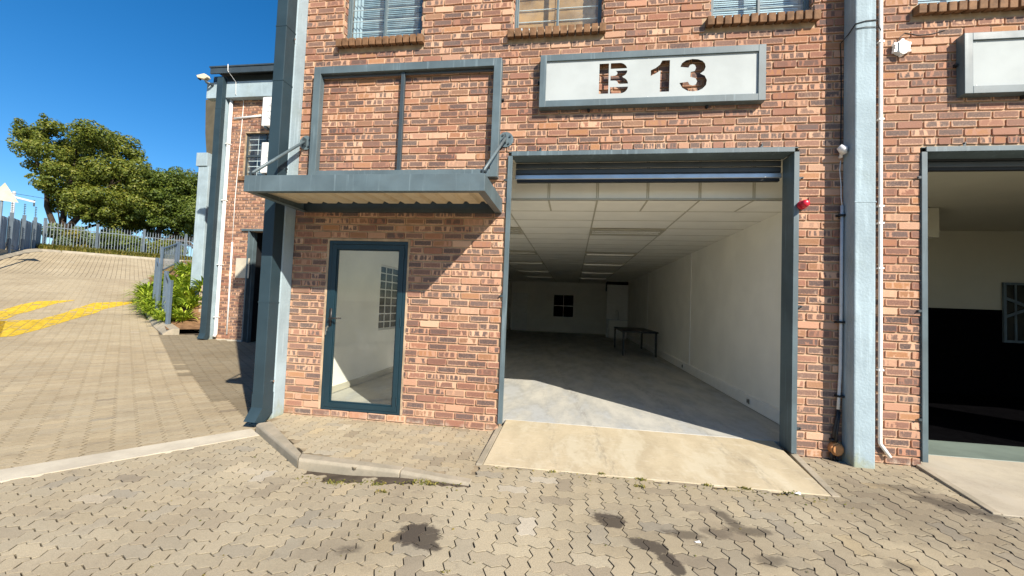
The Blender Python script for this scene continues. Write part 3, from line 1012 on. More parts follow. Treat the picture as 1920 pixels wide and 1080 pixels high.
def steel_window(a, b, kind, seed):
    mb = MB(); y0, y1 = .055, .095; f = .038
    z0, z1 = WZ0 + .004, WZ1 - .002
    mb.box(a, a + f, y0, y1, z0, z1); mb.box(b - f, b, y0, y1, z0, z1)
    mb.box(a + f, b - f, y0, y1, z0, z0 + f); mb.box(a + f, b - f, y0, y1, z1 - f, z1)
    c = (a + b) / 2
    mb.box(c - .013, c + .013, y0 - .004, y1 - .004, z0 + f, z1 - f)
    mb.box(a + f, a + f + .018, y0 + .012, y1, z0 + f, z1 - f); mb.box(b - f - .018, b - f, y0 + .012, y1, z0 + f, z1 - f)
    w = mb.build('window', M['steel'], bld, bevel=.003)
    part('pane', lambda q: q.box(a + f, b - f, y0 + .022, y0 + .026, z0 + f, z1 - f), M['winglass'], w)
    bb = MB()
    zz = z0 + .185
    while zz < z1 - .05:
        bb.tube([(a + .03, .135, zz), (b - .03, .135, zz)], .006, 6); zz += .146
    bb.build('burglar_bar', M['trim'], w)
    rnd = random.Random(seed)
    if kind == 'board':
        bd = MB(); bd.box(a - .05, b + .05, .232, .25, z0 - .1, z1)
        bd.box(c - .04, c - .02, .224, .2315, z0, z1)
        bd.build('board', M['board'], w)
        pp = MB()
        for (px, pz, sx, sz) in ((a + .10, z0 + .02, .15, .13), (a + .24, z0 + .01, .13, .07), (c + .22, z0 + .02, .13, .10)):
            n = 9; ring = [(px + sx * math.cos(t * 6.283 / n) * U(.6, 1.1), .17 + U(-.02, .02), pz + sz * (.5 + .5 * math.sin(t * 6.283 / n)) * U(.7, 1.05)) for t in range(n)]
            pp.add(ring + [(px, .13, pz + sz * .5), (px, .21, pz + sz * .5)], [(i, (i + 1) % n, n) for i in range(n)] + [((i + 1) % n, i, n + 1) for i in range(n)])
        pp.build('paper', M['paper'], w)
    else:
        bl = MB(); zz = z0 + (.05 if kind == 'white' else .02); i = 0
        while zz < z1:
            tilt = .019 + rnd.uniform(-.003, .002); sag = rnd.uniform(-.004, .004) + (.05 * max(0, .25 - (zz - z0)) if kind == 'grey' else 0)
            xa = a + (.13 if kind == 'grey' else .06)
            bl.add([(xa, .20, zz), (b - .05, .20, zz + sag), (b - .05, .206, zz + sag + tilt), (xa, .206, zz + tilt)], [(0, 1, 2, 3)])
            zz += .017 if (kind == 'white' and i < 3) else .024; i += 1
        bl.build('blind', M['blind' if kind == 'grey' else 'blindwhite'], w)
        if kind == 'grey':
            cu = MB()
            for q in range(5):
                cu.quad((a + .02 + q * .022, .18 + .02 * (q % 2), z0), (a + .042 + q * .022, .18 + .02 * ((q + 1) % 2), z0), (a + .042 + q * .022, .18 + .02 * ((q + 1) % 2), z1), (a + .02 + q * .022, .18 + .02 * (q % 2), z1))
            cu.build('curtain', M['blind'], w)
    sill_part(w, a, b, seed + 50)
    return w
steel_window(*WINS[0], 'grey', 1)['label'] = 'steel window with a sagging grey blind'
steel_window(*WINS[1], 'board', 2)['label'] = 'steel window backed by a brown board and paper'
steel_window(*WINS[2], 'white', 3)['label'] = 'steel window with white blind slats at the bottom'
steel_window(*WINS[3], 'white', 4)
steel_window(5.4, 6.42, 'white', 5)

# glass door
dx0, dx1, dz0, dz1 = DR[0] + .018, DR[1] - .018, .08, 2.098
mb = MB()
def frame_rect(mb, x0, x1, z0, z1, w, y0, y1, wb=None, wt=None):
    wb = w if wb is None else wb; wt = w if wt is None else wt
    mb.box(x0, x0 + w, y0, y1, z0, z1); mb.box(x1 - w, x1, y0, y1, z0, z1)
    mb.box(x0 + w, x1 - w, y0, y1, z0, z0 + wb); mb.box(x0 + w, x1 - w, y0, y1, z1 - wt, z1)
frame_rect(mb, dx0, dx1, dz0, dz1, .042, -.008, .07, .03)
frame_rect(mb, dx0 + .0445, dx1 - .0445, dz0 + .033, dz1 - .0445, .058, -.012, .045)
frame_rect(mb, dx0 + .1035, dx1 - .1035, dz0 + .092, dz1 - .1035, .012, .0, .03)
door = mb.build('door', M['doorframe'], bld, bevel=.003); door['label'] = 'glass door in a dark navy frame'
part('pane', lambda q: q.box(dx0 + .108, dx1 - .108, .012, .018, dz0 + .098, dz1 - .108), M['glass'], door)
hd = MB(); hx = dx0 + .073
hd.box(hx - .014, hx + .014, -.024, -.0125, 1.07, 1.28)
hd.tube([(hx, -.02, 1.16), (hx, -.055, 1.16), (hx + .03, -.062, 1.163), (hx + .155, -.058, 1.168)], .009, 8)
hd.build('handle', M['cable'], door, True)
lk = MB(); lk.tube([(hx - .025, -.012, 1.06), (hx - .025, -.03, 1.06)], .012, 12); lk.box(hx - .05, hx - .028, -.03, -.014, 1.01, 1.055); lk.tube([(hx - .04, -.035, 1.01), (hx - .042, -.037, .965)], .006, 6)
lk.build('lock', M['chrome'], door)
hg = MB()
for z in (.19, 1.1, 1.9): hg.tube([(dx1 - .043, -.018, z), (dx1 - .043, -.018, z + .1)], .008, 8)
hg.build('hinge', M['doorframe'], door)

# garage door frames and roller shutters
def garage_frame(g, label):
    mb = MB(); x0, x1, z1 = g[0], g[1], g[3]; zb = .085 if x0 < 0 else .05; zr = .03
    y0, y1, w = -.032, .215, .05
    # each jamb is a flat reveal plate with a narrow front flange
    mb.box(x0, x0 + .006, -.026, y1, zb, z1 - .05); mb.box(x0, x0 + w, y0, -.026, zb, z1 - .05)
    mb.box(x1 - .006, x1, -.026, y1, zr, z1 - .05); mb.box(x1 - w, x1, y0, -.026, zr, z1 - .05)
    mb.box(x0 + .044, x0 + w, -.026, .005, zb, z1 - .055)
    mb.box(x1 - w, x1 - .044, -.026, y1 - .002, zr, z1 - .055)
    mb.box(x0 + w - .012, x1 - w + .004, y0 - .004, -.022, z1 - .05, z1); mb.box(x0 + .007, x1 - .007, -.022, y1, z1 - .008, z1)
    mb.box(x0 + w, x1 - w, -.022, .19, z1 - .05, z1 - .044)
    fr = mb.build('door_frame', M['steel'], bld, bevel=.002); fr['label'] = label
    cp = MB()
    for sx, xx in ((-1, x0), (1, x1)):
        for z in (.45 if sx < 0 else .28, 1.5, 2.82):
            cp.box(min(xx, xx + sx * .035), max(xx, xx + sx * .035), -.03, -.024, z - .012, z + .012)
            cp.tube([(xx + sx * .03, -.02, z), (xx + sx * .03, -.045, z)], .007, 6)
    for k in (.12, .88):
        xx = x0 + (x1 - x0) * k
        cp.box(xx - .012, xx + .012, -.036, -.03, z1, z1 + .03); cp.tube([(xx, -.02, z1 + .03), (xx, -.047, z1 + .03)], .008, 6)
    cp.build('fixing_lug', M['steeldark'], fr)
    return fr
garage_frame(G1, 'blue grey steel frame round the open garage bay')
garage_frame(G2, 'blue grey steel frame round the gym bay')
def shutter(g, zb, lit):
    x0, x1 = g[0] + .052, g[1] - .052
    mb = MB()
    z = zb + .088
    while z < 3.2:
        mb.prism([(.25, z), (.238, z + .012), (.238, z + .055), (.25, z + .067), (.262, z + .055), (.262, z + .012)], 'x', x0, x1)
        z += .07
    s_ = mb.build('roller_shutter', M['shutter'], bld, bevel=.002)
    q = MB(); q.prism([(.232, zb + .02), (.222, zb + .028), (.222, zb + .075), (.232, zb + .084), (.268, zb + .084), (.268, zb + .02)], 'x', x0, x1)
    q.build('bottom_bar', M['galv' if lit else 'shutter'], s_, bevel=.004)  # bright metal for the lit bar, dark paint stands in for shade on the other
    q = MB(); q.box(x0 + .02, x1 - .02, .226, .275, zb - .01, zb + .018)
    q.build('rubber_seal', M['black'], s_)
shutter(G1, 2.878, True); shutter(G2, 2.98, False)

# back wall fittings, seen across the dark room
bd = part('back_door', lambda q: (q.box(-3.30, -2.49, YB - .045, YB - .002, .055, 2.1)), M['pvc'], bevel=.004)
part('handle', lambda q: (q.tube([(-2.56, YB - .05, 1.05), (-2.56, YB - .1, 1.05), (-2.68, YB - .1, 1.05)], .012, 6)), M['chrome'], bd)
bw = MB(); frame_rect(bw, -1.075, .02, .87, 2.08, .03, YB - .04, YB - .002); bw.box(-1.04, -.015, YB - .045, YB - .005, 1.455, 1.50); bw.box(-.54, -.515, YB - .04, YB - .01, .9, 1.455); bw.box(-.54, -.515, YB - .04, YB - .01, 1.50, 2.05)
bw = bw.build('window', M['trim'], bld); bw['label'] = 'dark four pane window in the back wall of the garage'
part('pane', lambda q: q.box(-1.045, -.01, YB - .012, YB - .003, .9, 2.05), M['rubber'], bw)
# side window with white cottage bars, seen through the glass door
lw = MB(); y0, y1, z0, z1 = LW
def rect_y(mb, ya, yb, za, zb, w, xa, xb):
    mb.box(xa, xb, ya, ya + w, za, zb); mb.box(xa, xb, yb - w, yb, za, zb); mb.box(xa, xb, ya + w, yb - w, za, za + w); mb.box(xa, xb, ya + w, yb - w, zb - w, zb)
rect_y(lw, y0, y1, z0, z1, .03, XL - .07, XL - .03)
for i in range(1, 4):
    yy = y0 + (y1 - y0) * i / 4; lw.box(XL - .03, XL - .018, yy - .009, yy + .009, z0 + .03, z1 - .03)
for i in range(1, 8):
    zz = z0 + (z1 - z0) * i / 8; lw.box(XL - .018, XL - .008, y0 + .03, y1 - .03, zz - .009, zz + .009)
lw = lw.build('window', M['trim'], bld); lw['label'] = 'side window with white cottage bars behind the glass door'
part('pane', lambda q: q.box(XL - .06, XL - .055, y0 + .03, y1 - .03, z0 + .03, z1 - .03), M['darkpane'], lw)

# gym side
def gym(mb):
    mb.box(3.19, 10, 4.6, 4.7, .0, 3.2)
    mb.box(10, 10.1, .23, 4.7, 0, 3.2)
    mb.box(3.19, 10, .23, 4.59, 3.19, 3.215)
part('inner_wall', gym, M['gymwall'])['label'] = 'cream upper wall inside the gym bay'
dd = part('dado', lambda q: q.box(3.195, 9.99, 4.59, 4.598, .034, 1.672), M['rubber'])
dd['label'] = 'black painted lower half of the gym wall'
part('beam', lambda q: (q.box(3.19, 5.6, 2.7, 3.0, 2.72, 3.18), q.box(4.95, 5.25, 3.01, 4.58, 2.9, 3.18)), M['gymwall'])
gm = MB(); frame_rect(gm, 8.09, 9.4, 1.06, 2.2, .045, 4.55, 4.588)
[gm.box(x, x + .03, 4.56, 4.574, 1.1, 2.16) for x in (8.28, 8.55, 8.85)]; gm.obox((8.13, 4.567, 1.55), (8.6, 4.567, 1.75), .03, .05); gm.obox((8.13, 4.567, 1.9), (8.6, 4.567, 1.7), .03, .05)  # bars added to imitate the dark silhouettes in the mirror pane
gm = gm.build('window', M['steel'], bld); gm['label'] = 'steel framed gym mirror window'
part('pane', lambda q: q.box(8.13, 9.36, 4.575, 4.585, 1.1, 2.16), M['darkpane'], gm)

# ------------------------------------------------------------------ things on the facade
# canopy
cx0, cx1, cyf, cz0, cz1 = -3.303, -.837, -.95, 2.435, 2.585
cn = empty('canopy', (-2.07, -.012, 2.435), 'blue grey steel canopy with a cream corrugated underside over the glass door', 'canopy')
mb = MB(); t = .035
mb.box(cx0, cx1, cyf, cyf + t, cz0, cz1 + .012)
mb.box(cx0, cx0 + t, cyf + t, -.012, cz0 + .002, cz1 + .01); mb.box(cx1 - t, cx1, cyf + t, -.012, cz0 + .002, cz1 + .01)
mb.box(cx0 + t, cx1 - t, cyf + t, cyf + .075, cz0 + .001, cz0 + .008); mb.box(cx1 - .075, cx1 - t, cyf + .075, -.06, cz0 + .002, cz0 + .007); mb.box(cx0 + t, cx0 + .075, cyf + .075, -.06, cz0 + .002, cz0 + .007)
mb.build('fascia', M['steel'], cn, bevel=.003)
mb = MB(); mb.box(cx0 + t, cx1 - t, -.062, -.012, cz0, cz1); mb.build('back_rail', M['steeldark'], cn)  # darker steel, the shade under the canopy put into its colour
# corrugated sheet, ribs run out from the wall
mb = MB(); prof = []; x = cx0 + t
pitch = .19
while x < cx1 - t:
    for ddx, dz in ((0, 0), (.115, 0), (.135, .026), (.170, .026)):
        if x + ddx < cx1 - t: prof.append((x + ddx, dz))
    x += pitch
prof.append((cx1 - t - .001, 0))
vs = []; fs = []
for (yy, zz) in ((cyf + t + .002, cz0 + .05), (-.17, cz0 + .075)):
    for (px, pz) in prof: vs.append((px, yy, zz + pz))
n = len(prof)
for i in range(n - 1): fs.append((i, i + 1, n + i + 1, n + i))
vs2 = [(a, b, c + .004) for a, b, c in vs]
mb.add(vs, [tuple(reversed(f)) for f in fs]); mb.add(vs2, fs)
mb.build('roof_sheet', M['sheet'], cn)
mb = MB(); mb.box(cx0 + t, cx1 - t, -.30, -.0625, cz1 - .012, cz1 - .004); mb.build('flashing', M['steeldark'], cn)
def tie(xw, zw, xc):
    mb = MB(); mb.tube([(xw, -.012, zw), (xw, -.024, zw)], .088, 24)
    pl_ = mb.build('wall_plate', M['steel'], cn)
    b2 = MB()
    for a in range(4):
        q = a * 1.571 + .6; b2.tube([(xw + .06 * math.cos(q), -.02, zw + .06 * math.sin(q)), (xw + .06 * math.cos(q), -.036, zw + .06 * math.sin(q))], .011, 6)
    b2.box(xw - .006, xw + .006, -.085, -.024, zw - .045, zw + .045)
    b2.build('bolt', M['steeldark'], pl_)
    rd = MB(); rd.tube([(xw, -.065, zw - .005), (xc, cyf + .06, cz1 + .055)], .016, 10)
    rd = rd.build('tie_rod', M['steel'], cn, True)
    b3 = MB(); b3.box(xc - .006, xc + .006, cyf + .035, cyf + .085, cz1 + .0125, cz1 + .075); b3.tube([(xc - .03, cyf + .06, cz1 + .05), (xc + .03, cyf + .06, cz1 + .05)], .014, 8)
    b3.build('rod_bracket', M['steeldark'], rd)
tie(-3.318, 3.30, cx0 + .03); tie(-.825, 3.288, cx1 - .03)

# empty sign frame above the canopy
sf = empty('sign_frame', (-2.05, -.012, 2.83), 'empty blue grey steel sign frame with one thin upright above the canopy', 'sign frame')
mb = MB(); x0, x1, z0, z1 = -3.21, -.892, 2.835, 4.203; w = .088
frame_rect(mb, x0, x1, z0, z1, w, -.104, -.098)
mb.box(x0, x0 + .006, -.098, -.0125, z0, z1); mb.box(x1 - .006, x1, -.098, -.0125, z0, z1); mb.box(x0 + .006, x1 - .006, -.098, -.0125, z1 - .006, z1); mb.box(x0 + .006, x1 - .006, -.098, -.0125, z0, z0 + .006)
mb.box(x0 + w - .006, x0 + w, -.098, -.02, z0 + w, z1 - w); mb.box(x1 - w, x1 - w + .006, -.098, -.02, z0 + w, z1 - w); mb.box(x0 + w, x1 - w, -.098, -.02, z1 - w, z1 - w + .006); mb.box(x0 + w, x1 - w, -.098, -.02, z0 + w - .006, z0 + w)
mb.build('frame', M['steel'], sf, bevel=.003)
mb = MB(); mb.box(-2.105, -2.06, -.07, -.03, z0 + w, z1 - w); mb.build('upright', M['steeldark'], sf, bevel=.003)
mb = MB(); mb.tube([(x0 + w, -.055, z1 - w - .028), (x1 - w - .02, -.055, z1 - w - .028)], .012, 8); mb.build('cable_duct', M['steeldark'], sf)
mb = MB()
for (bx, bz) in ((-3.05, z1), (-2.05, z1), (-1.05, z1), (x1, 3.75), (x1, 3.2), (x0, 3.75), (x0, 3.2)):
    if bz == z1: mb.box(bx - .014, bx + .014, -.03, -.0125, bz, bz + .03); mb.tube([(bx, -.012, bz + .02), (bx, -.045, bz + .02)], .010, 6)
    else:
        sx = 1 if bx == x1 else -1
        mb.box(min(bx, bx + sx * .03), max(bx, bx + sx * .03), -.03, -.0125, bz - .014, bz + .014); mb.tube([(bx + sx * .02, -.012, bz), (bx + sx * .02, -.045, bz)], .010, 6)
mb.build('fixing_lug', M['black'], sf)

# the numbered sign: a white plate with stencilled openings
def boxed_sign(name, label, x0, x1, z0, z1, w, holes):
    e = empty(name, ((x0 + x1) / 2, -.012, z0), label, 'sign')
    mb = MB(); frame_rect(mb, x0, x1, z0, z1, w, -.105, -.012); mb.build('frame', M['steel'], e, bevel=.003)
    cu = bpy.data.curves.new('plate', 'CURVE'); cu.dimensions = '2D'; cu.fill_mode = 'BOTH'; cu.extrude = .0015
    ox, oz = (x0 + x1) / 2, z0
    for poly in [[(x0 + w - .004, z0 + w - .004), (x1 - w + .004, z0 + w - .004), (x1 - w + .004, z1 - w + .004), (x0 + w - .004, z1 - w + .004)]] + holes:
        sp = cu.splines.new('POLY'); sp.points.add(len(poly) - 1); sp.use_cyclic_u = True
        for p, q in zip(sp.points, poly): p.co = (q[0] - ox, q[1] - oz, 0, 1)
    tmp = bpy.data.objects.new('plate', cu); COL.objects.link(tmp)
    bpy.context.view_layer.update()
    me = bpy.data.meshes.new_from_object(tmp.evaluated_get(bpy.context.evaluated_depsgraph_get()))
    bpy.data.objects.remove(tmp)
    me.transform(Matrix.Rotation(math.radians(90), 4, 'X')); me.transform(Matrix.Translation((0, -.072, 0)))
    me.materials.clear(); me.materials.append(M['signwhite'])
    po = bpy.data.objects.new('plate', me); COL.objects.link(po); po.parent = e
    rv = MB()
    for xx in (x0 + w + .04, (x0 + x1) / 2, x1 - w - .04):
        for zz in (z0 + w + .014, z1 - w - .014): rv.tube([(xx, -.084, zz), (xx, -.087, zz)], .005, 8)
    rv.build('rivet', M['greyplastic'], e)
    lg = MB()
    for xx in (x0 + .55, x1 - .55):
        for zz, d in ((z1, 1), (z0, -1)):
            lg.box(xx - .014, xx + .014, -.03, -.0125, min(zz, zz + d * .03), max(zz, zz + d * .03)); lg.tube([(xx, -.012, zz + d * .025), (xx, -.05, zz + d * .025)], .011, 6)
    for xx, d in ((x0, -1), (x1, 1)):
        zz = (z0 + z1) / 2 + .02; lg.box(min(xx, xx + d * .03), max(xx, xx + d * .03), -.03, -.0125, zz - .014, zz + .014); lg.tube([(xx + d * .02, -.012, zz), (xx + d * .02, -.05, zz)], .011, 6)
    lg.build('fixing_lug', M['black'], e)
    return e
def arc(cx, cz, rx, rz, a0, a1, n=9):
    return [(cx + rx * math.cos(math.radians(a0 + (a1 - a0) * i / (n - 1))), cz + rz * math.sin(math.radians(a0 + (a1 - a0) * i / (n - 1)))) for i in range(n)]
B_STEM = [(.200, 4.087), (.301, 4.087), (.301, 3.750), (.200, 3.750)]
B_TOP = [(.321, 4.088), (.415, 4.088)] + arc(.415, 4.008, .082, .080, 85, 12, 7) + [(.320, 4.024)]
B_MID = [(.375, 4.001), (.498, 4.001)] + arc(.430, 4.0, .068, .066, -5, -75, 6) + arc(.430, 3.845, .080, .082, 72, 6, 6) + [(.405, 3.853)] + arc(.370, 3.852, .035, .040, 10, 85, 5) + [(.321, 3.894), (.321, 3.946), (.362, 3.947)] + arc(.362, 3.974, .032, .027, -70, 60, 6)
B_BOT = [(.320, 3.820), (.510, 3.820)] + arc(.430, 3.826, .080, .078, -8, -88, 7) + [(.320, 3.749)]
ONE = [(.862, 4.093), (.940, 4.093), (.938, 3.749), (.842, 3.749), (.845, 3.985), (.800, 3.955), (.746, 3.928), (.745, 3.990), (.795, 4.013), (.838, 4.048)]
THREE = [(1.048, 4.013), (1.064, 4.053), (1.104, 4.082), (1.171, 4.094), (1.225, 4.088), (1.270, 4.070), (1.297, 4.038), (1.304, 4.001), (1.290, 3.962), (1.250, 3.931), (1.296, 3.907), (1.319, 3.858), (1.311, 3.805), (1.275, 3.766), (1.235, 3.748), (1.180, 3.741), (1.124, 3.750), (1.072, 3.783), (1.041, 3.838), (1.128, 3.847), (1.145, 3.815), (1.177, 3.804), (1.208, 3.815), (1.221, 3.848), (1.206, 3.882), (1.152, 3.900), (1.154, 3.953), (1.195, 3.962), (1.208, 3.997), (1.195, 4.028), (1.172, 4.037), (1.146, 4.030), (1.130, 4.001)]
boxed_sign('unit_sign', 'white stencilled sign reading B 13 in a blue grey frame over the garage', -.452, 1.891, 3.614, 4.207, .072, [B_STEM, B_TOP, B_MID, B_BOT, ONE, THREE])
boxed_sign('unit_sign', 'plain white framed sign cut off by the right edge over the gym bay', 3.675, 5.95, 3.614, 4.215, .072, [])

# downpipes
def square_pipe(e, x0, x1, y0, y1, z0, z1, shoe, straps):
    mb = MB(); mb.box(x0, x1, y0, y1, z0 + .28, z1)
    mb.build('pipe', M['pipe'], e, bevel=.006)
    # kicked-out shoe
    k = shoe
    q = MB(); a = .002
    A = [(x0 - a, y0 - a, z0 + .30), (x1 + a, y0 - a, z0 + .30), (x1 + a, y1 + a, z0 + .30), (x0 - a, y1 + a, z0 + .30)]
    B = [(x0 - a, y0 - a, z0 + .15), (x1 + a, y0 - a, z0 + .15), (x1 + a, y1 + a, z0 + .06), (x0 - a, y1 + a, z0 + .06)]
    C = [(x0 - a - k * .2, y0 - k, z0 + .01), (x1 + a - k * .2, y0 - k, z0 + .01), (x1 + a - k * .1, y0 - k + .125, z0 - .025), (x0 - a - k * .1, y0 - k + .125, z0 - .025)]
    q.add(A + B + C, [(i, (i + 1) % 4, (i + 1) % 4 + 4, i + 4) for i in range(4)] + [(i + 4, (i + 1) % 4 + 4, (i + 1) % 4 + 8, i + 8) for i in range(4)])
    D = [tuple(Vector(c) * .98 + Vector(b) * .02 + Vector((0, 0, .004))) for c, b in zip(C, B)]
    q.build('shoe', M['pipe'], e)
    sm = MB()
    for z in straps:
        sm.box(x0 - .003, x1 + .003, y0 - .003, y1 + .002, z, z + .012)
    sm.build('seam', M['pipe'], e)
e = empty('downpipe', (-3.47, -.28, -.03), 'dark square downpipe on the corner column beside the canopy', 'downpipe')
square_pipe(e, -3.545, -3.408, -.368, -.208, -.01, 7.3, .085, (1.32, 3.9, 4.55, 5.9))
mb = MB()
for z in (.42, 2.9, 4.47): mb.tube([(-3.408, -.24, z), (-3.385, -.24, z)], .012, 8)
mb.build('fixing_screw', M['chrome'], e)
wp = MB(); pts = [(2.992, -.036, 7.2), (2.992, -.036, .20), (3.0, -.036, .185), (3.075, -.045, .075)]
wp.tube(pts, .017, 10)
o = wp.build('water_pipe', M['pvc'], smooth=True); tag(o, 'thin white pipe with a bent foot right of the plastered column', 'pipe')
q = MB()
for z in (.9, 1.9, 2.35, 2.52, 3.4, 4.2): q.box(2.968, 3.016, -.056, -.010, z, z + .016)
q.build('clip', M['pvc'], o)
cd = MB(); cd.tube([(2.640, -.045, 2.53), (2.637, -.045, 1.6), (2.636, -.042, .9), (2.622, -.045, .62), (2.615, -.046, .50)], .014, 10)
o = cd.build('conduit', M['greyplastic'], smooth=True); tag(o, 'pale grey conduit up the shaded side of the plastered column', 'conduit')
q = MB()
for z in (.62, 1.35, 2.42): q.box(2.598, 2.66, -.07, -.010, z, z + .02)
q.build('clip', M['black'], o)
q = MB(); q.tube([(2.615, -.046, .50), (2.60, -.05, .40), (2.578, -.055, .30), (2.57, -.06, .22)], .014, 8); q.tube([(2.63, -.046, .48), (2.61, -.06, .38), (2.59, -.07, .27), (2.583, -.07, .19)], .012, 8)
q.build('cable', M['cable'], o, True)
ob = MB()
n = 10; ring = [(2.598 + .062 * math.cos(i * 6.283 / n + .3), .115 + .066 * math.sin(i * 6.283 / n + .3)) for i in range(n)]
ob.prism(ring, 'y', -.075, -.0125)
ob.prism([(2.598 + (a - 2.598) * .8, .115 + (b - .115) * .8) for a, b in ring], 'y', -.092, -.0755)
o = ob.build('cable_box', M['orange'], bevel=.008); tag(o, 'faded orange round cable box at the foot of the wall', 'cable box')
q = MB(); q.tube([(2.565, -.05, .13), (2.555, -.05, .05), (2.56, -.05, -.01)], .016, 8); q.tube([(2.60, -.05, .05), (2.61, -.05, -.01)], .012, 8); q.box(2.55, 2.61, -.06, -.02, .185, .21)
q.build('cable', M['cable'], o, True)
# motion sensor
o = empty('motion_sensor', (2.605, -.012, 3.02), 'small white motion sensor beside the plastered column', 'sensor')
q = MB(); q.tube([(2.633, -.0125, 3.035), (2.628, -.05, 3.03), (2.615, -.075, 3.055)], .016, 10); q.build('bracket', M['pvc'], o, True)
q = MB(); q.tube([(2.632, -.085, 3.05), (2.612, -.105, 3.085), (2.585, -.095, 3.115)], [.030, .040, .030], 14); q.build('housing', M['pvc'], o, True)
q = MB(); q.tube([(2.64, -.02, 3.0), (2.634, -.016, 2.9), (2.645, -.02, 2.75), (2.64, -.03, 2.62), (2.641, -.045, 2.53)], .005, 6); q.build('cable', M['pvc'], o, True)
# red alarm siren light
o = empty('alarm_beacon', (2.272, -.014, 2.53), 'red alarm beacon at the right jamb of the garage', 'beacon')
q = MB(); q.tube([(2.272, -.034, 2.535), (2.272, -.06, 2.535)], .045, 18); q.build('base', M['red'], o, True)
q = MB(); q.tube([(2.272, -.06, 2.535), (2.272, -.10, 2.537), (2.272, -.125, 2.538), (2.272, -.135, 2.538)], [.040, .040, .034, .018], 18); q.build('lens', M['red'], o, True)
# grey junction box high on the right wall
o = empty('junction_box', (3.18, -.012, 4.06), 'grey lobed junction box on the wall beside the plain sign', 'junction box')
q = MB(); q.tube([(3.175, -.0125, 4.135), (3.175, -.06, 4.135)], .070, 20); q.build('body', M['greyplastic'], o, bevel=.004)
q = MB(); q.box(3.135, 3.215, -.072, -.0605, 4.09, 4.185); q.tube([(3.175, -.0605, 4.095), (3.175, -.071, 4.095)], .04, 16); q.build('lid', M['pvc'], o, bevel=.004)
q = MB()
for i in range(6):
    a = i * 1.047 + .5; q.box(3.175 + .072 * math.cos(a) - .012, 3.175 + .072 * math.cos(a) + .012, -.058, -.02, 4.135 + .072 * math.sin(a) - .012, 4.135 + .072 * math.sin(a) + .012)
q.build('screw_lug', M['pvc'], o)
q = MB(); q.tube([(3.165, -.03, 4.20), (3.17, -.022, 4.25), (3.22, -.02, 4.30), (3.34, -.02, 4.27), (3.46, -.02, 4.275), (3.58, -.02, 4.31)], .004, 6); q.build('cable', M['cable'], o, True)
# strap cable round the column
q = MB()
q.tube([(2.64, -.016, 4.05), (2.63, -.02, 4.22), (2.655, -.10, 4.26), (2.658, -.206, 4.30), (2.75, -.208, 4.325), (2.852, -.206, 4.33), (2.93, -.10, 4.33), (2.985, -.05, 4.325)], .005, 6)
q.tube([(2.658, -.206, 4.25), (2.75, -.208, 4.262), (2.852, -.206, 4.258), (2.93, -.09, 4.30)], .004, 6)
q.tube([(2.64, -.016, 4.05), (2.645, -.016, 3.6), (2.642, -.016, 3.2), (2.635, -.02, 3.06)], .006, 6)
o = q.build('cable', M['cable'], smooth=True); tag(o, 'thin dark cable wrapped round the plastered column near its top', 'cable')

# ------------------------------------------------------------------ things inside the garage
def make_light(x0, y0, label):
    w, d = 1.19, .58
    e = empty('ceiling_light', (x0 + w / 2, y0 + d / 2, ZC - .006), label, 'ceiling light', 'recessed louvre lights in the garage ceiling')
    mb = MB(); z0, z1 = ZC - .022, ZC + .075
    mb.box(x0 - .012, x0 + .03, y0 - .012, y0 + d + .012, z0, z0 + .02); mb.box(x0 + w - .03, x0 + w + .012, y0 - .012, y0 + d + .012, z0, z0 + .02)
    for a, b in ((-.012, .16), (.265, .315), (.42, d + .012)): mb.box(x0 + .03, x0 + w - .03, y0 + a, y0 + b, z0, z0 + .012)
    mb.box(x0, x0 + w, y0, y0 + d, z1, z1 + .006)
    mb.build('frame', M['tbar'], e)
    tp_ = MB(); tp_.box(x0 + .03, x0 + w - .03, y0 + .02, y0 + d - .02, z1 - .004, z1 - .0005); tp_.build('reflector', M['darkhole'], e)  # reflector coloured near black so the slots read as shaded
    lv = MB()
    for (a, b) in ((.16, .265), (.315, .42)):
        for k in range(19):
            xx = x0 + .05 + k * (w - .1) / 18; lv.box(xx - .002, xx + .002, y0 + a, y0 + b, z0 + .002, z0 + .045)
        lv.box(x0 + .03, x0 + w - .03, y0 + a - .002, y0 + a, z0 + .012, z1)
        lv.add([(x0 + .03, y0 + b, z0 + .001), (x0 + w - .03, y0 + b, z0 + .001), (x0 + w - .03, y0 + b - .010, z1), (x0 + .03, y0 + b - .010, z1)], [(0, 1, 2, 3)], 1)
    lv.box(x0 + .03, x0 + w - .03, y0 + d + .0125, y0 + d + .014, z0, z0 + .02, 1)
    lv.build('louvre', [M['louvre'], M['reflector']], e)
    tb_ = MB()
    for a in (.21, .365): tb_.tube([(x0 + .04, y0 + a, z1 - .022), (x0 + w - .04, y0 + a, z1 - .022)], .013, 8)
    split_pieces(tb_.build('tube', M['pvc'], e, True))
    return e
proto = make_light(.25, LY[0], 'ceiling light nearest the garage opening in the middle row')
ordn = ['second', 'third', 'fourth', 'farthest']
for i, yy in enumerate(LY[1:]):
    c = copy_tree(proto); c.location.y += yy - LY[0]; c['label'] = '%s ceiling light from the opening in the middle row' % ordn[i] if i < 3 else 'farthest ceiling light from the opening in the middle row'
for i, yy in enumerate(LY):
    c = copy_tree(proto); c.location.x += LX[1][0] - .25; c.location.y += yy - LY[0]
    c['label'] = ('ceiling light nearest the opening in the left row, half hidden by the jamb' if i == 0 else '%s ceiling light from the opening in the left row' % ordn[i - 1] if i < 4 else 'farthest ceiling light from the opening in the left row')

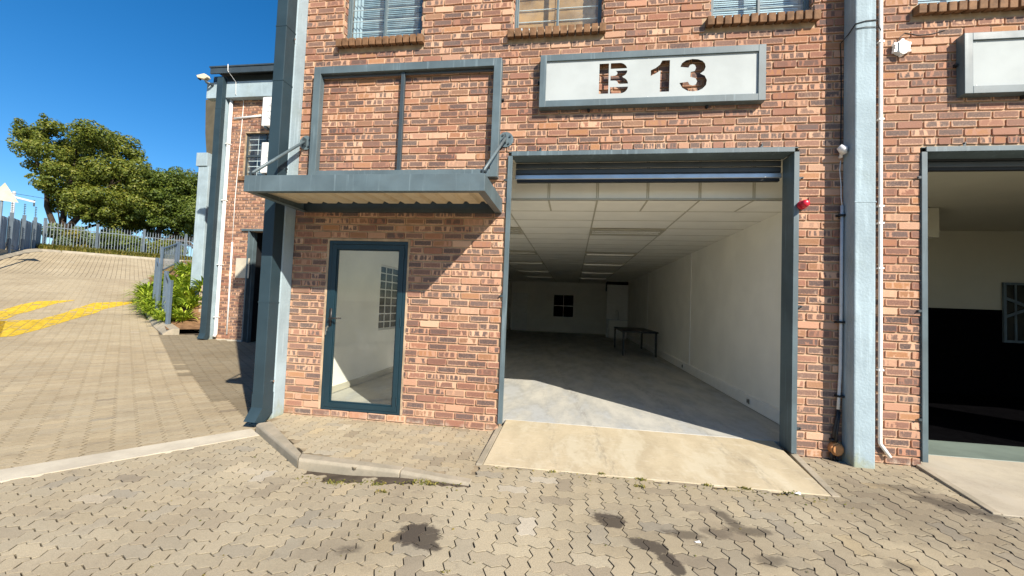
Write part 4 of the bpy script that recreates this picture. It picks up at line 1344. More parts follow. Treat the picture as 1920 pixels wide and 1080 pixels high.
tb_ = empty('table', (1.98, 9.2, .05), 'low black metal table standing inside the dark garage', 'table')
part('tabletop', lambda q: q.box(1.45, 2.47, 7.95, 10.55, .735, .785), M['blacksteel'], tb_, .004)
for (x, y) in ((1.49, 7.99), (2.41, 7.99), (1.49, 10.5), (2.41, 10.5)):
    part('leg', lambda q: q.box(x - .028, x + .028, y - .028, y + .028, .051, .735), M['blacksteel'], tb_)
kt = empty('kitchen_unit', (2.2, 15.6, .05), 'white sink unit against the panel at the back of the garage', 'sink unit')
def carc(q): q.box(1.66, 2.50, 15.25, 15.8, .13, .88); q.box(1.69, 2.47, 15.30, 15.8, .052, .13)
part('cabinet', carc, M['trim'], kt, .004)
for x in (1.665, 2.085): part('cupboard_door', lambda q: q.box(x, x + .41, 15.228, 15.249, .15, .86), M['trim'], kt, .003)
part('worktop', lambda q: q.box(1.63, 2.53, 15.2, 15.82, .881, .915), M['galv'], kt, .004)
tp = MB(); tp.tube([(2.13, 15.66, .915), (2.13, 15.66, 1.25), (2.10, 15.62, 1.33), (2.04, 15.55, 1.35), (1.99, 15.48, 1.31), (1.985, 15.46, 1.26)], .016, 8); tp.box(2.07, 2.19, 15.63, 15.69, .9155, .95)
tp.build('tap', M['galv'], kt, True)
sp_ = MB(); sp_.box(1.59, 2.585, 15.83, 15.9, .052, 2.58)
o = sp_.build('screen_panel', M['pvc'], bevel=.004); tag(o, 'tall white screen panel standing behind the sink unit', 'panel')
ph = MB(); ph.box(1.60, 2.6, 16.05, 16.9, 2.3, 2.735)
o = ph.build('store_bulkhead', M['darkhole']); tag(o, 'black boxed recess above the white screen panel', 'bulkhead')
for y, lab in ((1.92, 'double socket on the white trunking nearest the garage opening'), (5.6, 'double socket on the white trunking near the table')):
    o = empty('power_socket', (XR - .055, y, .14), lab, 'socket')
    part('plate', lambda q: q.box(XR - .064, XR - .0555, y - .06, y + .06, .095, .19), M['trim'], o, .003)
    part('switch', lambda q: (q.box(XR - .068, XR - .0645, y - .045, y - .012, .11, .175), q.box(XR - .067, XR - .0645, y + .008, y + .045, .115, .165)), M['blacksteel'], o)

# ------------------------------------------------------------------ neighbour building along the drive
NY = 5.6
nb = empty('brick_building', (-9.5, NY, .1), 'brick building with pale blue beam set back beyond the corner downpipe', 'building')
NW = (-9.26, -8.05, 4.71, 5.94); ND = (-8.93, -7.95, -.5, 3.16)
mb = MB()
wall_plane(mb, (0, NY, 0), (1, 0, 0), -10.05, -3.62, -.3, 7.4, [NW, ND], .22, (0, -1, 0))
bricks(mb, (0, NY, 0), (1, 0, 0), (0, -1, 0), -9.8, -3.62, .1, 7.0, [NW, ND], seed=21, zoff=.02)
mb.build('wall', [M['brick'], M['mortar']], nb)
def nbeam(q): q.box(-10.40, -3.62, NY - .2, NY - .012, 6.872, 7.327)
part('beam', nbeam, M['plaster'], nb, .01)
part('upstand', lambda q: q.box(-10.3, -3.62, NY - .1, NY + .1, 7.33, 7.55), M['steeldark'], nb)
part('roof', lambda q: (q.box(-10.12, -3.62, NY - .40, NY - .36, 7.46, 7.62), q.box(-10.14, -3.62, NY - .42, NY + 6, 7.622, 7.66)), M['steeldark'], nb)
part('column', lambda q: q.box(-10.02, -9.80, NY - .195, NY - .012, .0, 6.871), M['plaster'], nb, .01)
part('gable_wall', lambda q: q.box(-10.05, -9.85, NY + .22, NY + 6, -.2, 7.4), M['mortar'], nb)
w = MB(); frame_rect(w, NW[0], NW[1], NW[2], NW[3], .04, NY + .06, NY + .1); w.box(NW[0], NW[1], NY + .055, NY + .1, 5.27, 5.33); w.box(-8.67, -8.63, NY + .06, NY + .1, NW[2], NW[3])
w = w.build('window', M['steeldark'], nb)
part('pane', lambda q: q.box(NW[0] + .04, NW[1] - .04, NY + .075, NY + .08, NW[2] + .04, NW[3] - .04), M['winglass'], w)
bb = MB()
for i in range(1, 8): bb.box(NW[0] + .03, NW[1] - .03, NY + .13, NY + .14, NW[2] + i * .155, NW[2] + i * .155 + .018)
for xx in (-8.95, -8.35): bb.box(xx, xx + .015, NY + .125, NY + .13, NW[2], NW[3])
bb.build('burglar_bar', M['trim'], w)
part('blind', lambda q: q.box(NW[0] + .02, NW[1] - .02, NY + .5, NY + .52, NW[2], NW[3] + .2), M['blind'], w)
part('sill', lambda q: q.box(NW[0] - .1, NW[1] + .05, NY - .07, NY + .05, 4.3 + .28, 4.695), M['sillbrick'], w, .004)
d = MB(); d.box(ND[0], ND[0] + .035, NY - .05, NY + .22, .05, 3.16); d.box(ND[0] - .2, ND[1], NY - .06, NY + .03, 3.165, 3.22); d.box(ND[0] + .035, ND[0] + .06, NY + .1, NY + .22, .05, 3.16)
d = d.build('doorway', M['steel'], nb)
part('louvre', lambda q: [q.box(ND[0] + .06, ND[1], NY + .5, NY + .52, 2.02 + i * .12, 2.09 + i * .12) for i in range(9)], M['steel'], d)
part('doorway_lining', lambda q: (q.box(ND[0] + .0, ND[1], NY + 1.6, NY + 1.62, .0, 3.2), q.box(ND[0] - .02, ND[0] - .001, NY + .221, NY + 1.6, 0, 3.2), q.box(ND[0], ND[1] + .3, NY + .221, NY + 1.6, 3.2, 3.22)), M['black'], d)
part('plinth', lambda q: q.box(-9.75, -8.95, NY - .03, NY - .0125, .05, .16), M['strip'], nb)
e = empty('downpipe', (-9.86, NY - .26, .15), 'dark square downpipe on the far building with a light blue beam', 'downpipe')
square_pipe(e, -9.955, -9.765, NY - .33, NY - .203, .17, 7.4, .06, (.55, 2.6, 4.6, 6.5))
q = MB(); q.tube([(-9.72, NY - .06, 6.9), (-9.72, NY - .06, .3), (-9.72, NY - .1, .22)], .045, 12)
o = q.build('waste_pipe', M['pvc'], smooth=True); tag(o, 'white round waste pipe beside the far building column', 'pipe')
q = MB()
for z in (.75, 2.2, 4.0, 5.6): q.box(-9.78, -9.66, NY - .12, NY - .010, z, z + .02)
q.build('clip', M['pvc'], o)
q = MB(); q.tube([(-9.62, NY - .03, 6.35), (-8.72, NY - .03, 6.41)], .03, 8)
o = q.build('conduit', M['pvc'], smooth=True); tag(o, 'white sloping conduit high on the far brick wall below the beam', 'conduit')
q = MB(); q.tube([(-9.40, NY - .03, .3), (-9.42, NY - .03, 2.85)], .022, 8)
o = q.build('conduit', M['pvc'], smooth=True); tag(o, 'white upright conduit low on the far brick wall', 'conduit')
q = MB(); q.tube([(-9.42, NY - .03, 2.85), (-9.43, NY - .025, 4.0), (-9.40, NY - .025, 5.2), (-9.37, NY - .025, 6.3), (-9.36, NY - .03, 6.85), (-9.45, NY - .22, 6.95), (-9.47, NY - .22, 7.3), (-9.55, NY - .42, 7.5), (-9.55, NY - .43, 7.68)], .009, 6)
o = q.build('cable', M['pvc'], smooth=True); tag(o, 'pale loose cable running up the far brick wall to the roof', 'cable')
def aircon(x0, z0, h, label):
    e = empty('air_conditioner', (x0 + .4, NY - .012, z0), label, 'air conditioner', 'outdoor units on the far brick wall')
    part('body', lambda q: q.box(x0, x0 + .82, NY - .33, NY - .05, z0, z0 + h), M['pvc'], e, .02)
    g = MB()
    for r in (.08, .14, .2, .26): g.tube([(x0 + .42 + r * math.cos(i * .3927), NY - .342, z0 + h * .5 + r * math.sin(i * .3927)) for i in range(17)], .005, 5, cap=False)
    for i in range(8): g.tube([(x0 + .42, NY - .342, z0 + h * .5), (x0 + .42 + .27 * math.cos(i * .785), NY - .342, z0 + h * .5 + .27 * math.sin(i * .785))], .004, 5)
    g.build('grille', M['greyplastic'], e)
    part('fan', lambda q: q.tube([(x0 + .42, NY - .334, z0 + h * .5), (x0 + .42, NY - .332, z0 + h * .5)], .25, 24), M['greyplastic'], e)
    part('bracket', lambda q: [q.box(x0 + a, x0 + a + .04, NY - .34, NY - .0125, z0 - .06, z0 - .002) for a in (.1, .68)], M['steeldark'], e)
aircon(-8.51, 5.98, .8, 'upper white outdoor air conditioner just under the pale blue beam')
aircon(-8.455, 4.69, .84, 'lower white outdoor air conditioner in front of the far window')
q = MB(); q.box(-9.27, -8.85, NY - .03, NY - .0125, 1.86, 2.41)
o = q.build('notice_board', M['strip'], bevel=.004); tag(o, 'pale notice board on the far brick wall by the doorway', 'notice board')
o = empty('security_camera', (-10.3, NY - .25, 7.33), 'white security camera at the left end of the pale blue beam', 'camera')
part('housing', lambda q: q.prism([(-10.50, 7.36), (-10.28, 7.31), (-10.18, 7.36), (-10.22, 7.43), (-10.30, 7.47), (-10.54, 7.43)], 'y', NY - .42, NY - .30), M['sheet'], o, .012)
part('lens', lambda q: q.tube([(-10.47, NY - .36, 7.37), (-10.50, NY - .36, 7.34)], .045, 12), M['cable'], o)
part('bracket', lambda q: (q.tube([(-10.29, NY - .36, 7.31), (-10.27, NY - .34, 7.25), (-10.22, NY - .30, 7.24), (-10.2, NY - .2, 7.24)], .035, 8)), M['steeldark'], o)

# wing farther up the drive
wg = empty('brick_wing', (-13, 8.6, .4), 'narrow far wing with a pale blue capped corner column', 'building')
mb = MB(); wall_plane(mb, (0, 8.6, 0), (1, 0, 0), -13.7, -9.9, .1, 6.1, [], .2, (0, -1, 0)); bricks(mb, (0, 8.6, 0), (1, 0, 0), (0, -1, 0), -13.6, -11.5, .2, 6.1, [], seed=31)
mb.build('wall', [M['brick'], M['mortar']], wg)
part('upper_wall', lambda q: q.prism([(-13.45, 6.1), (-9.9, 6.1), (-9.9, 8.56), (-13.70, 8.56), (-13.62, 7.3)], 'y', 8.57, 8.8), M['olive'], wg)
part('column', lambda q: q.box(-13.52, -13.10, 8.3, 8.565, .2, 5.96), M['plaster'], wg, .012)
part('column_cap', lambda q: q.box(-13.60, -13.15, 8.26, 8.565, 5.965, 6.45), M['plaster'], wg, .012)
part('skirting', lambda q: q.box(-13.09, -12.4, 8.56, 8.587, .6, .72), M['trim'], wg)

# ------------------------------------------------------------------ driveway edges
kp = [(14.9, -.84), (16.8, -.69), (21.3, -.60), (26.5, -.56), (30.5, -.62)]
mb = MB()
def kerb_run(mb, pts, w, h, toin=-1):
    for (a, b) in zip(pts, pts[1:]):
        L = math.hypot(b[0] - a[0], b[1] - a[1]); m = max(1, round(L / .9))
        for i in range(m):
            p = (a[0] + (b[0] - a[0]) * i / m, a[1] + (b[1] - a[1]) * i / m); q = (a[0] + (b[0] - a[0]) * (i + 1) / m - .012 * (1 if b[0] > a[0] else 0), a[1] + (b[1] - a[1]) * (i + 1) / m)
            d = Vector((b[0] - a[0], b[1] - a[1])).normalized(); nr = Vector((d[1], -d[0])) * toin
            def sec(p):
                o = []
                for off, z in ((0, -.2), (0, .03), (w * .55, h), (w, h), (w, -.2)):
                    x, y, zz = stp(p[0] + nr[0] * off, p[1] + nr[1] * off); o.append((x, y, zz + z))
                return o
            A, B = sec(p), sec(q)
            mb.add(A + B, [(0, 1, 2, 3, 4), (9, 8, 7, 6, 5)] + [(j, j + 5, (j + 1) % 5 + 5, (j + 1) % 5) for j in range(5)])
kerb_run(mb, kp, .36, .17, 1)
kb = mb.build('driveway_kerb', M['kerb']); tag(kb, kind='structure')
mb = MB()
kerb_run(mb, [(29, 6.1), (36, 5.0), (39.2, 4.55), (40.5, 4.0), (41.1, 3.2), (41.2, 1), (41.2, -9)], .32, .16, -1)
tag(mb.build('far_kerb', M['kerb']), kind='structure')
# raised verge behind the far kerb
def grid(name, s0, s1, t0, t1, zf, material, ds=.5, dt=.5):
    mb = MB(); ns = max(1, int((s1 - s0) / ds)); n2 = max(1, int((t1 - t0) / dt)); vs = []
    for i in range(ns + 1):
        for j in range(n2 + 1):
            s, t = s0 + (s1 - s0) * i / ns, t0 + (t1 - t0) * j / n2
            x, y = xy_of(s, t); vs.append((x, y, zf(s, t)))
    mb.add(vs, [(i * (n2 + 1) + j, (i + 1) * (n2 + 1) + j, (i + 1) * (n2 + 1) + j + 1, i * (n2 + 1) + j + 1) for i in range(ns) for j in range(n2)])
    ob = mb.build(name, material, smooth=True); face_up(ob); return tag(ob, kind='structure')
grid('verge', 41.45, 52, -14, 12, lambda s, t: interp(s, FS, FZ) + .1 + .04 * math.sin(s * 3 + t * 2), M['verge'])
grid('side_verge', 26, 41.4, 5.0, 12, lambda s, t: interp(s, FS, FZ) + .12 + max(0, .9 - .25 * abs(s - 36)) * .9 + .25 * (t - 4.6) if t > 5.15 + .28 * (36 - s) * (s < 36) or s > 37.5 else interp(s, FS, FZ) - .3, M['verge'])
def bed_z(s, t):
    b = interp(s, FS, FZ); return b + .14 + max(0, min(1.15, (-t - 1.0) * .85)) * sst((s - 15.2) / 2.5)
grid('planting_bed', 15.0, 31, -3.8, -.92, bed_z, M['soil'], .4, .25)

# ------------------------------------------------------------------ plants
def leaf_quad(mb, c, n, size, col, asp=.55):
    n = Vector(n).normalized(); a = n.orthogonal().normalized(); a.rotate(Matrix.Rotation(U(0, 6.283), 3, n)); b = n.cross(a)
    c = Vector(c); p = size * .5; q = size * .5 * asp
    mb.add([tuple(c - a * p), tuple(c + b * q), tuple(c + a * p), tuple(c - b * q)], [(0, 1, 2, 3)], 0, col)


def clump_leaves(mb, c, r, n, size, flat=.8, dark=0.0):
    for _ in range(n):
        while True:
            d = Vector((U(-1, 1), U(-1, 1), U(-1, 1)))
            if .05 < d.length < 1: break
        rr = d.length ** .35; d.normalize()
        p = (c[0] + d.x * r * rr, c[1] + d.y * r * rr, c[2] + d.z * r * rr * flat)
        nn = d + Vector((U(-.8, .8), U(-.8, .8), U(-.2, 1.0)))
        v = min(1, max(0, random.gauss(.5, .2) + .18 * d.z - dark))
        leaf_quad(mb, p, nn, size * U(.6, 1.3), (v, R(), 0, 1))


def strap_clump(x, y, z, label, scale=1.0, n=88):
    e = empty('agapanthus', (x, y, z - .05), label, 'plant', 'strap leaved plants in the driveway bed')
    mb = MB()
    for _ in range(n):
        a = U(0, 6.283); L = U(.45, .82) * scale; el = U(.45, 1.35); w = U(.030, .050) * scale
        d = Vector((math.cos(a), math.sin(a), 0)); sd = Vector((-d.y, d.x, 0)); p = Vector((x, y, z - .03)) + d * U(0, .08)
        col = (min(1, max(0, random.gauss(.55, .25))), R(), 0, 1)
        vs = []; seg = 5
        for i in range(seg + 1):
            k = i / seg; ww = w * (1 - k ** 2.2) + .002
            vs += [tuple(p - sd * ww), tuple(p + sd * ww)]
            an = el - 1.9 * k * k * U(.85, 1.1)
            p = p + (d * math.cos(an) + Vector((0, 0, math.sin(an)))) * L / seg
        mb.add(vs, [(2 * i, 2 * i + 1, 2 * i + 3, 2 * i + 2) for i in range(seg)], 0, col)
    mb.build('leaves', M['leafC'], e)
    return e
spots = [(18.9, -.78, .85), (19.8, -.72, .95), (20.7, -.75, 1.0), (21.6, -.7, 1.05), (22.5, -.7, 1.1), (23.4, -.72, 1.1), (17.4, -.9, .7), (16.6, -1.05, .7), (24.4, -.8, 1.0), (16.2, -1.35, .8), (17.0, -1.6, .9), (17.8, -1.25, 1.0), (18.6, -1.65, 1.05), (18.9, -1.15, .95), (19.8, -1.5, 1.1), (20.3, -1.05, 1.0), (21.0, -1.75, 1.15), (21.6, -1.2, 1.1), (22.3, -1.6, 1.2), (22.8, -1.0, 1.1), (23.2, -2.2, 1.25), (23.9, -1.5, 1.2), (24.2, -2.6, 1.2), (24.8, -2.0, 1.2), (25.2, -1.3, 1.1), (22.0, -2.5, 1.2), (20.6, -2.3, 1.15), (25.6, -3.0, 1.2), (19.4, -2.15, 1.0), (18.2, -2.05, .9)]
for i, (s, t, k) in enumerate(spots):
    x, y = xy_of(s, t)
    strap_clump(x, y, bed_z(s, t), 'bright green strap leaved plant in the bed beside the driveway kerb', k * 1.15)

# trees: view-side axis for crown layout
AX = Vector((.60, .80, 0)); BX = Vector((-.80, .60, 0))
def tree(name, base, label, clusters, limbs, lm, size, dens, group='trees behind the palisade fence'):
    e = empty(name, base, label, 'tree', group)
    B = Vector(base)
    P = lambda l, h, d: B + AX * l + BX * d + Vector((0, 0, h))
    tm = MB()
    for pts, r0, r1 in limbs:
        q = [P(*p) for p in pts]; k = len(q)
        tm.tube(q, [r0 + (r1 - r0) * i / (k - 1) for i in range(k)], 8)
    for (l, h, r, d) in clusters:
        if R() < .6:
            j = min(limbs, key=lambda L: abs(L[0][-1][0] - l) + abs(L[0][-1][1] - h))[0][-1]
            q0, q1 = P(*j), P(l, h, d)
            mid = (q0 + q1) / 2 + Vector((U(-.3, .3), U(-.3, .3), U(-.1, .4)))
            tm.tube([q0, mid, q1], [.06, .04, .015], 5)
    tm.build('trunk', M['bark'], e, True)
    cm = MB()
    for (l, h, r, d) in clusters:
        c = P(l, h, d)
        sub = 6 + int(8 * r)
        for _ in range(sub):
            o = Vector((U(-1, 1), U(-1, 1), U(-.8, .9))); o = o / max(.6, o.length) * r * U(.35, .95)
            cc = c + o; rr = r * U(.34, .56)
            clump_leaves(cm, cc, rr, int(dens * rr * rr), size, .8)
    cm.build('crown', lm, e)
    return e
def spread(lst):
    """(sideways, up, radius) in metres from the trunk foot, with a random depth"""
    return [(l * 1.06, h, r * 1.08, U(-1.8, 1.8)) for l, h, r in lst]
random.seed(12)
T1 = [(-1.67, 8.53, 0.8), (-1.98, 8.75, 0.32), (-2.03, 7.79, 0.32), (-2.3, 8.2, 0.4), (0.9, 2.95, .75), (1.8, 2.8, .8), (2.7, 2.9, .8), (-.1, 3.5, .6), (3.4, 3.1, .8), (4.3, 5.0, .9), (4.6, 3.9, .9), (-1.9, 7.2, 0.5), (-2.2, 8.9, 0.35), (-0.81, 8.96, 1.11), (-1.05, 9.44, 0.44), (0.19, 8.91, 1.28), (-1.21, 7.28, 1.02), (-1.6, 6.58, 0.58), (1.27, 9.11, 1.23), (2.16, 9.21, 1.02), (2.93, 8.88, 1.04), (3.56, 8.4, 0.73), (0.08, 7.2, 1.43), (-0.41, 5.69, 1.04), (-0.73, 5.01, 0.74), (0.98, 6.23, 1.61), (2.31, 6.86, 1.66), (3.46, 6.84, 1.29), (4.21, 6.13, 1.06), (0.36, 4.43, 1.29), (1.57, 4.39, 1.4), (2.77, 4.51, 1.43), (3.78, 4.49, 1.22), (0.7, 3.55, 0.84), (2.01, 3.5, 0.94), (-0.19, 4.52, 0.75), (3.56, 3.79, 0.89), (2.47, 3.37, 0.71), (-1.47, 5.23, 0.29), (-0.54, 3.84, 0.33)]
bx, by_, bz = *xy_of(47.0, 3.86), 4.15
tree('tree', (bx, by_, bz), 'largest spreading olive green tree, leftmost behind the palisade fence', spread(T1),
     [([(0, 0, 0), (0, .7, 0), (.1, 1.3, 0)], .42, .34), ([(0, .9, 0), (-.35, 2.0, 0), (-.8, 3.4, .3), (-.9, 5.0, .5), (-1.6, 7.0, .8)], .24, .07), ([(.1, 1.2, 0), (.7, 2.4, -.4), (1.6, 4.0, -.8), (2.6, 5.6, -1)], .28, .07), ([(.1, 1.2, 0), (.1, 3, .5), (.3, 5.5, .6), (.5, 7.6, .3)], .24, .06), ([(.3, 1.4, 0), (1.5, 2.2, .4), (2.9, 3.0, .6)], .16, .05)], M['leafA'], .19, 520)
T2 = [(1.2, 3.0, .8), (0.2, 2.9, .7), (-0.9, 3.2, .6), (1.8, 5.0, .9), (0.23, 5.22, 0.85), (0.85, 6.37, 1.03), (1.26, 5.43, 1.04), (-0.49, 3.44, 0.75), (0.5, 3.98, 1.02), (1.47, 4.25, 0.95), (-0.82, 2.61, 0.5), (0.67, 3.08, 0.68), (0.0, 2.29, 0.51), (-1.14, 1.98, 0.33)]
bx, by_ = xy_of(49, .31)
tree('tree', (bx, by_, 4.1), 'dark trunked tree between the largest tree and the right hand one', spread(T2),
     [([(0, 0, 0), (0, 1.2, 0), (.1, 2.0, 0)], .42, .33), ([(.1, 1.8, 0), (-.9, 3.0, .3), (-1.2, 4.0, .5)], .16, .05), ([(.1, 1.8, 0), (.6, 3.0, -.3), (1.0, 4.2, -.4)], .2, .06), ([(.1, 2.0, 0), (.2, 3.2, .3), (.1, 4.6, .3)], .2, .06)], M['leafB'], .19, 600)
T3 = [(0.2, 2.5, .8), (1.4, 2.4, .85), (2.6, 2.6, .8), (3.4, 3.0, .9), (-0.9, 4.9, .9), (-1.0, 3.6, .8), (-0.59, 6.68, 0.92), (0.0, 7.37, 0.85), (0.53, 6.71, 1.29), (1.54, 6.8, 1.31), (2.56, 6.83, 1.25), (3.46, 7.13, 1.0), (-0.17, 5.63, 1.1), (0.96, 5.4, 1.47), (2.29, 5.52, 1.51), (3.54, 5.77, 1.27), (0.0, 4.28, 1.19), (1.18, 4.17, 1.3), (2.45, 4.25, 1.33), (3.62, 4.31, 1.18), (0.53, 3.21, 0.86), (1.69, 3.16, 0.96), (2.83, 3.34, 0.9), (-0.35, 3.3, 0.68), (4.55, 6.37, 1.11), (4.55, 4.87, 1.11)]
bx, by_ = xy_of(47.5, -1.71)
tree('tree', (bx, by_, 4.1), 'broad deep green tree right of the others, cut by the far column', spread(T3),
     [([(0, 0, 0), (.1, .8, 0), (.2, 1.3, 0)], .40, .34), ([(.2, 1.2, 0), (1.0, 1.7, -.2), (2.0, 2.0, -.3), (2.9, 2.6, -.3), (3.4, 3.6, 0)], .24, .07), ([(.2, 1.3, 0), (.2, 2.4, .2), (.3, 3.8, .3), (.6, 5.2, .3)], .24, .06), ([(.2, 1.2, 0), (1.2, 2.3, .3), (2.0, 3.6, .5)], .18, .05), ([(2.1, 2.0, -.3), (2.9, 1.2, -.2), (3.3, .3, 0), (3.4, -.2, 0)], .14, .16)], M['leafB'], .19, 600)
T4 = [(-1.07, 10.19, 0.61), (-0.3, 10.66, 0.51), (0.44, 10.56, 0.62), (1.1, 10.56, 0.52), (2.01, 11.12, 0.64), (2.71, 11.12, 0.54), (0.0, 9.62, 0.72)]
bx, by_ = xy_of(56, -3.7)
tree('tree', (bx, by_, 3.4), 'pale feathery tree top showing above the broad deep green tree', spread(T4),
     [([(0, 0, 0), (0, 4, 0), (.2, 8, 0)], .3, .12), ([(.2, 7.5, 0), (-.6, 10, 0)], .1, .04), ([(.2, 7.8, 0), (1.9, 10.6, 0)], .1, .04)], M['leafD'], .2, 160)

def shrub(s, t, w, h, material, label, n=700, size=.22, bloom=False):
    x, y = xy_of(s, t); z = interp(s, FS, FZ) + .1
    e = empty('shrub', (x, y, z), label, 'shrub', 'shrubs behind the palisade fence')
    mb = MB()
    for _ in range(12):
        o = (x + U(-.5, .5) * w * AX.x, y + U(-.5, .5) * w * AX.y, z + U(.1, .95) * h)
        clump_leaves(mb, o, w * .24, n * 4 // 12, size, .9)
    mb.build('foliage', material, e)
    st = MB()
    for _ in range(4): st.tube([(x, y, z - .1), (x + U(-.3, .3) * w, y + U(-.3, .3), z + h * .6)], [.04, .015], 5)
    st.build('stem', M['bark'], e)
shrub(45.2, 3.3, 2.2, 1.8, M['leafD'], 'tall grey green shrub at the left end of the palisade fence', 900)
shrub(45.2, 2.0, 1.8, 1.5, M['leafD'], 'second grey green shrub along the palisade fence', 700)
shrub(45.0, 1.0, 1.8, 1.5, M['leafB'], 'mid green bush behind the middle of the palisade fence', 500)
shrub(46.0, .2, 2.0, 1.7, M['leafB'], 'dark green rounded shrub behind the middle of the fence', 900)
shrub(45.6, -1.4, 2.2, 1.4, M['leafA'], 'olive shrub left of the blue grey railing', 700)
shrub(44.9, 2.7, 1.8, 1.5, M['leafE'], 'yellow flowered grey bush near the left end of the fence', 700)
shrub(45.0, 1.5, 1.7, 1.4, M['leafD'], 'pale grey green bush left of the fence middle', 700)
shrub(45.2, -.5, 1.8, 1.4, M['leafB'], 'dark bush right of the fence middle', 800)
shrub(46.5, -2.8, 2.4, 1.3, M['leafA'], 'low olive bush at the right end of the palisade fence', 700)

def grass(name, fn, n, h, material, w=.012, label=None):
    mb = MB()
    for _ in range(n):
        x, y, z = fn(); a = U(0, 6.283); L = h * U(.5, 1.3); d = Vector((math.cos(a), math.sin(a), 0)); sd = Vector((-d.y, d.x, 0)) * w * U(.6, 1.4)
        p = Vector((x, y, z)); q = p + d * L * .35 + Vector((0, 0, L * .8)); r = p + d * L * .8 + Vector((0, 0, L * .95))
        mb.add([tuple(p - sd), tuple(p + sd), tuple(q + sd * .7), tuple(q - sd * .7), tuple(r)], [(0, 1, 2, 3), (3, 2, 4)], 0, (R(), R(), 0, 1))
    return mb.build(name, material)
def vg():
    s, t = 42.0 + abs(random.gauss(0, .55)), U(-8, 4.4); x, y = xy_of(s, t); return x, y, interp(s, FS, FZ) + .1
o = grass('grass', vg, 5200, .34, M['leafE'], .025); tag(o, 'rough green grass along the foot of the palisade fence', 'grass', kind='stuff')

# palisade fence
pf = empty('palisade_fence', (*xy_of(43.5, 0), 4.05), 'pale steel palisade fence with pointed slats across the top of the drive', 'fence')
FT0, FT1, FZB = 4.35, -9.0, 4.02
pal = MB(); npal = 0
def palz(t): return FZB
t = FT0
while t > FT1:
    x, y = xy_of(43.5, t); a = Vector((LL[0], LL[1], 0)); zb = palz(t)
    p0, p1 = Vector((x, y, 0)) - a * .019, Vector((x, y, 0)) + a * .019; th = Vector((DD[0], DD[1], 0)) * .006
    vs = []
    for dth in (0, 1):
        for (p, z) in ((p0, zb + .02), (p1, zb + .02), (p1, zb + 1.92), ((p0 + p1) / 2, zb + 2.06), (p0, zb + 1.92)):
            v = p + th * dth; vs.append((v.x, v.y, z))
    pal.add(vs, [(0, 1, 2, 3, 4), (9, 8, 7, 6, 5)] + [(i, i + 5, (i + 1) % 5 + 5, (i + 1) % 5) for i in range(5)])
    t -= .165
pal.build('slat', M['fencepaint'], pf)
rl = MB()
for z in (.35, 1.62): rl.obox((*xy_of(43.53, FT0), FZB + z), (*xy_of(43.53, FT1), FZB + z), .03, .05)
rl.build('rail', M['fencepaint'], pf)
t = FT0 - .05
while t > FT1:
    q = MB(); x, y = xy_of(43.56, t); q.box(x - .06, x + .06, y - .06, y + .06, FZB - .3, FZB + 2.22); q.build('post', M['fencepaint'], pf); t -= 2.6

# stepped sheet fence on the left
sfz = empty('sheet_fence', (*xy_of(39, 4.9), 4.0), 'stepped ribbed sheet fence with dark post shadows left of the drive', 'fence')
segs = [(33.5, 5.75), (35.6, 5.45), (37.6, 5.15), (39.5, 4.9), (41.4, 4.65), (43.3, 4.4)]
zbs = [3.55, 3.6, 3.7, 3.85, 4.0, 4.1]
for i in range(len(segs) - 1):
    a, b = segs[i], segs[i + 1]; z0 = zbs[i] - .15; z1 = zbs[i] + 1.75
    q = MB(); n = 16; pv_ = None
    for k in range(n + 1):
        f = k / n; x, y = xy_of(a[0] + (b[0] - a[0]) * f * .97, a[1] + (b[1] - a[1]) * f * .97 + (.03 if (k // 2) % 2 else 0))
        dip = .16 * (4 * (f - .5) ** 2 - 1) * 0
        cur = ((x, y, z0), (x, y, z1 - dip))
        if pv_: q.quad(pv_[0], cur[0], cur[1], pv_[1])
        pv_ = cur
    pn = q.build('panel', M['fencesheet'], sfz)
    sm_ = pn.modifiers.new('Solid', 'SOLIDIFY'); sm_.thickness = .012
    x, y = xy_of(a[0], a[1] - .12)
    q = MB(); q.box(x - .06, x + .06, y - .06, y + .06, z0 - .7, z1 + .22); q.build('post', M['fencepaint'], sfz)
    q = MB(); q.tube([(x, y, z1 + .2), (x - .05, y, z1 + .95)], .014, 5)
    for kk in range(6): q.box(x - .07, x + .03, y - .03, y + .03, z1 + .3 + kk * .11, z1 + .33 + kk * .11)
    q.build('electric_wire_bracket', M['steeldark'], sfz)
    x1_, y1_ = xy_of(b[0], b[1])
    q = MB(); xa, ya = xy_of(a[0], a[1]); q.obox((xa, ya, z0 - .25), (x1_, y1_, z0 - .25), .22, .5); q.build('footing', M['kerb'], sfz)

# traffic triangle seen from behind
e = empty('triangle_sign', (*xy_of(32.6, 4.75), 2.6), 'white back of a triangular traffic sign on a post at the left edge', 'traffic sign')
x, y = xy_of(32.6, 4.72); q = MB(); q.tube([(x, y, 2.2), (x, y, 6.05)], .05, 10); q.build('post', M['fencepaint'], e, True)
q = MB(); c = Vector((*xy_of(32.5, 4.66), 5.95)); a_ = Vector((.62, .78, 0)); nrm = Vector((DD[0], DD[1], 0)) * .012
tri = [c - a_ * .5 + Vector((0, 0, -.32)), c + a_ * .5 + Vector((0, 0, -.32)), c + Vector((0, 0, .6))]
q.add([tuple(v) for v in tri] + [tuple(v + nrm) for v in tri], [(0, 1, 2), (5, 4, 3), (0, 3, 4, 1), (1, 4, 5, 2), (2, 5, 3, 0)]); q.build('plate', M['strip'], e)
M['polepaint'] = simple('weathered pole paint', (.45, .47, .48), .6, .1, 3)
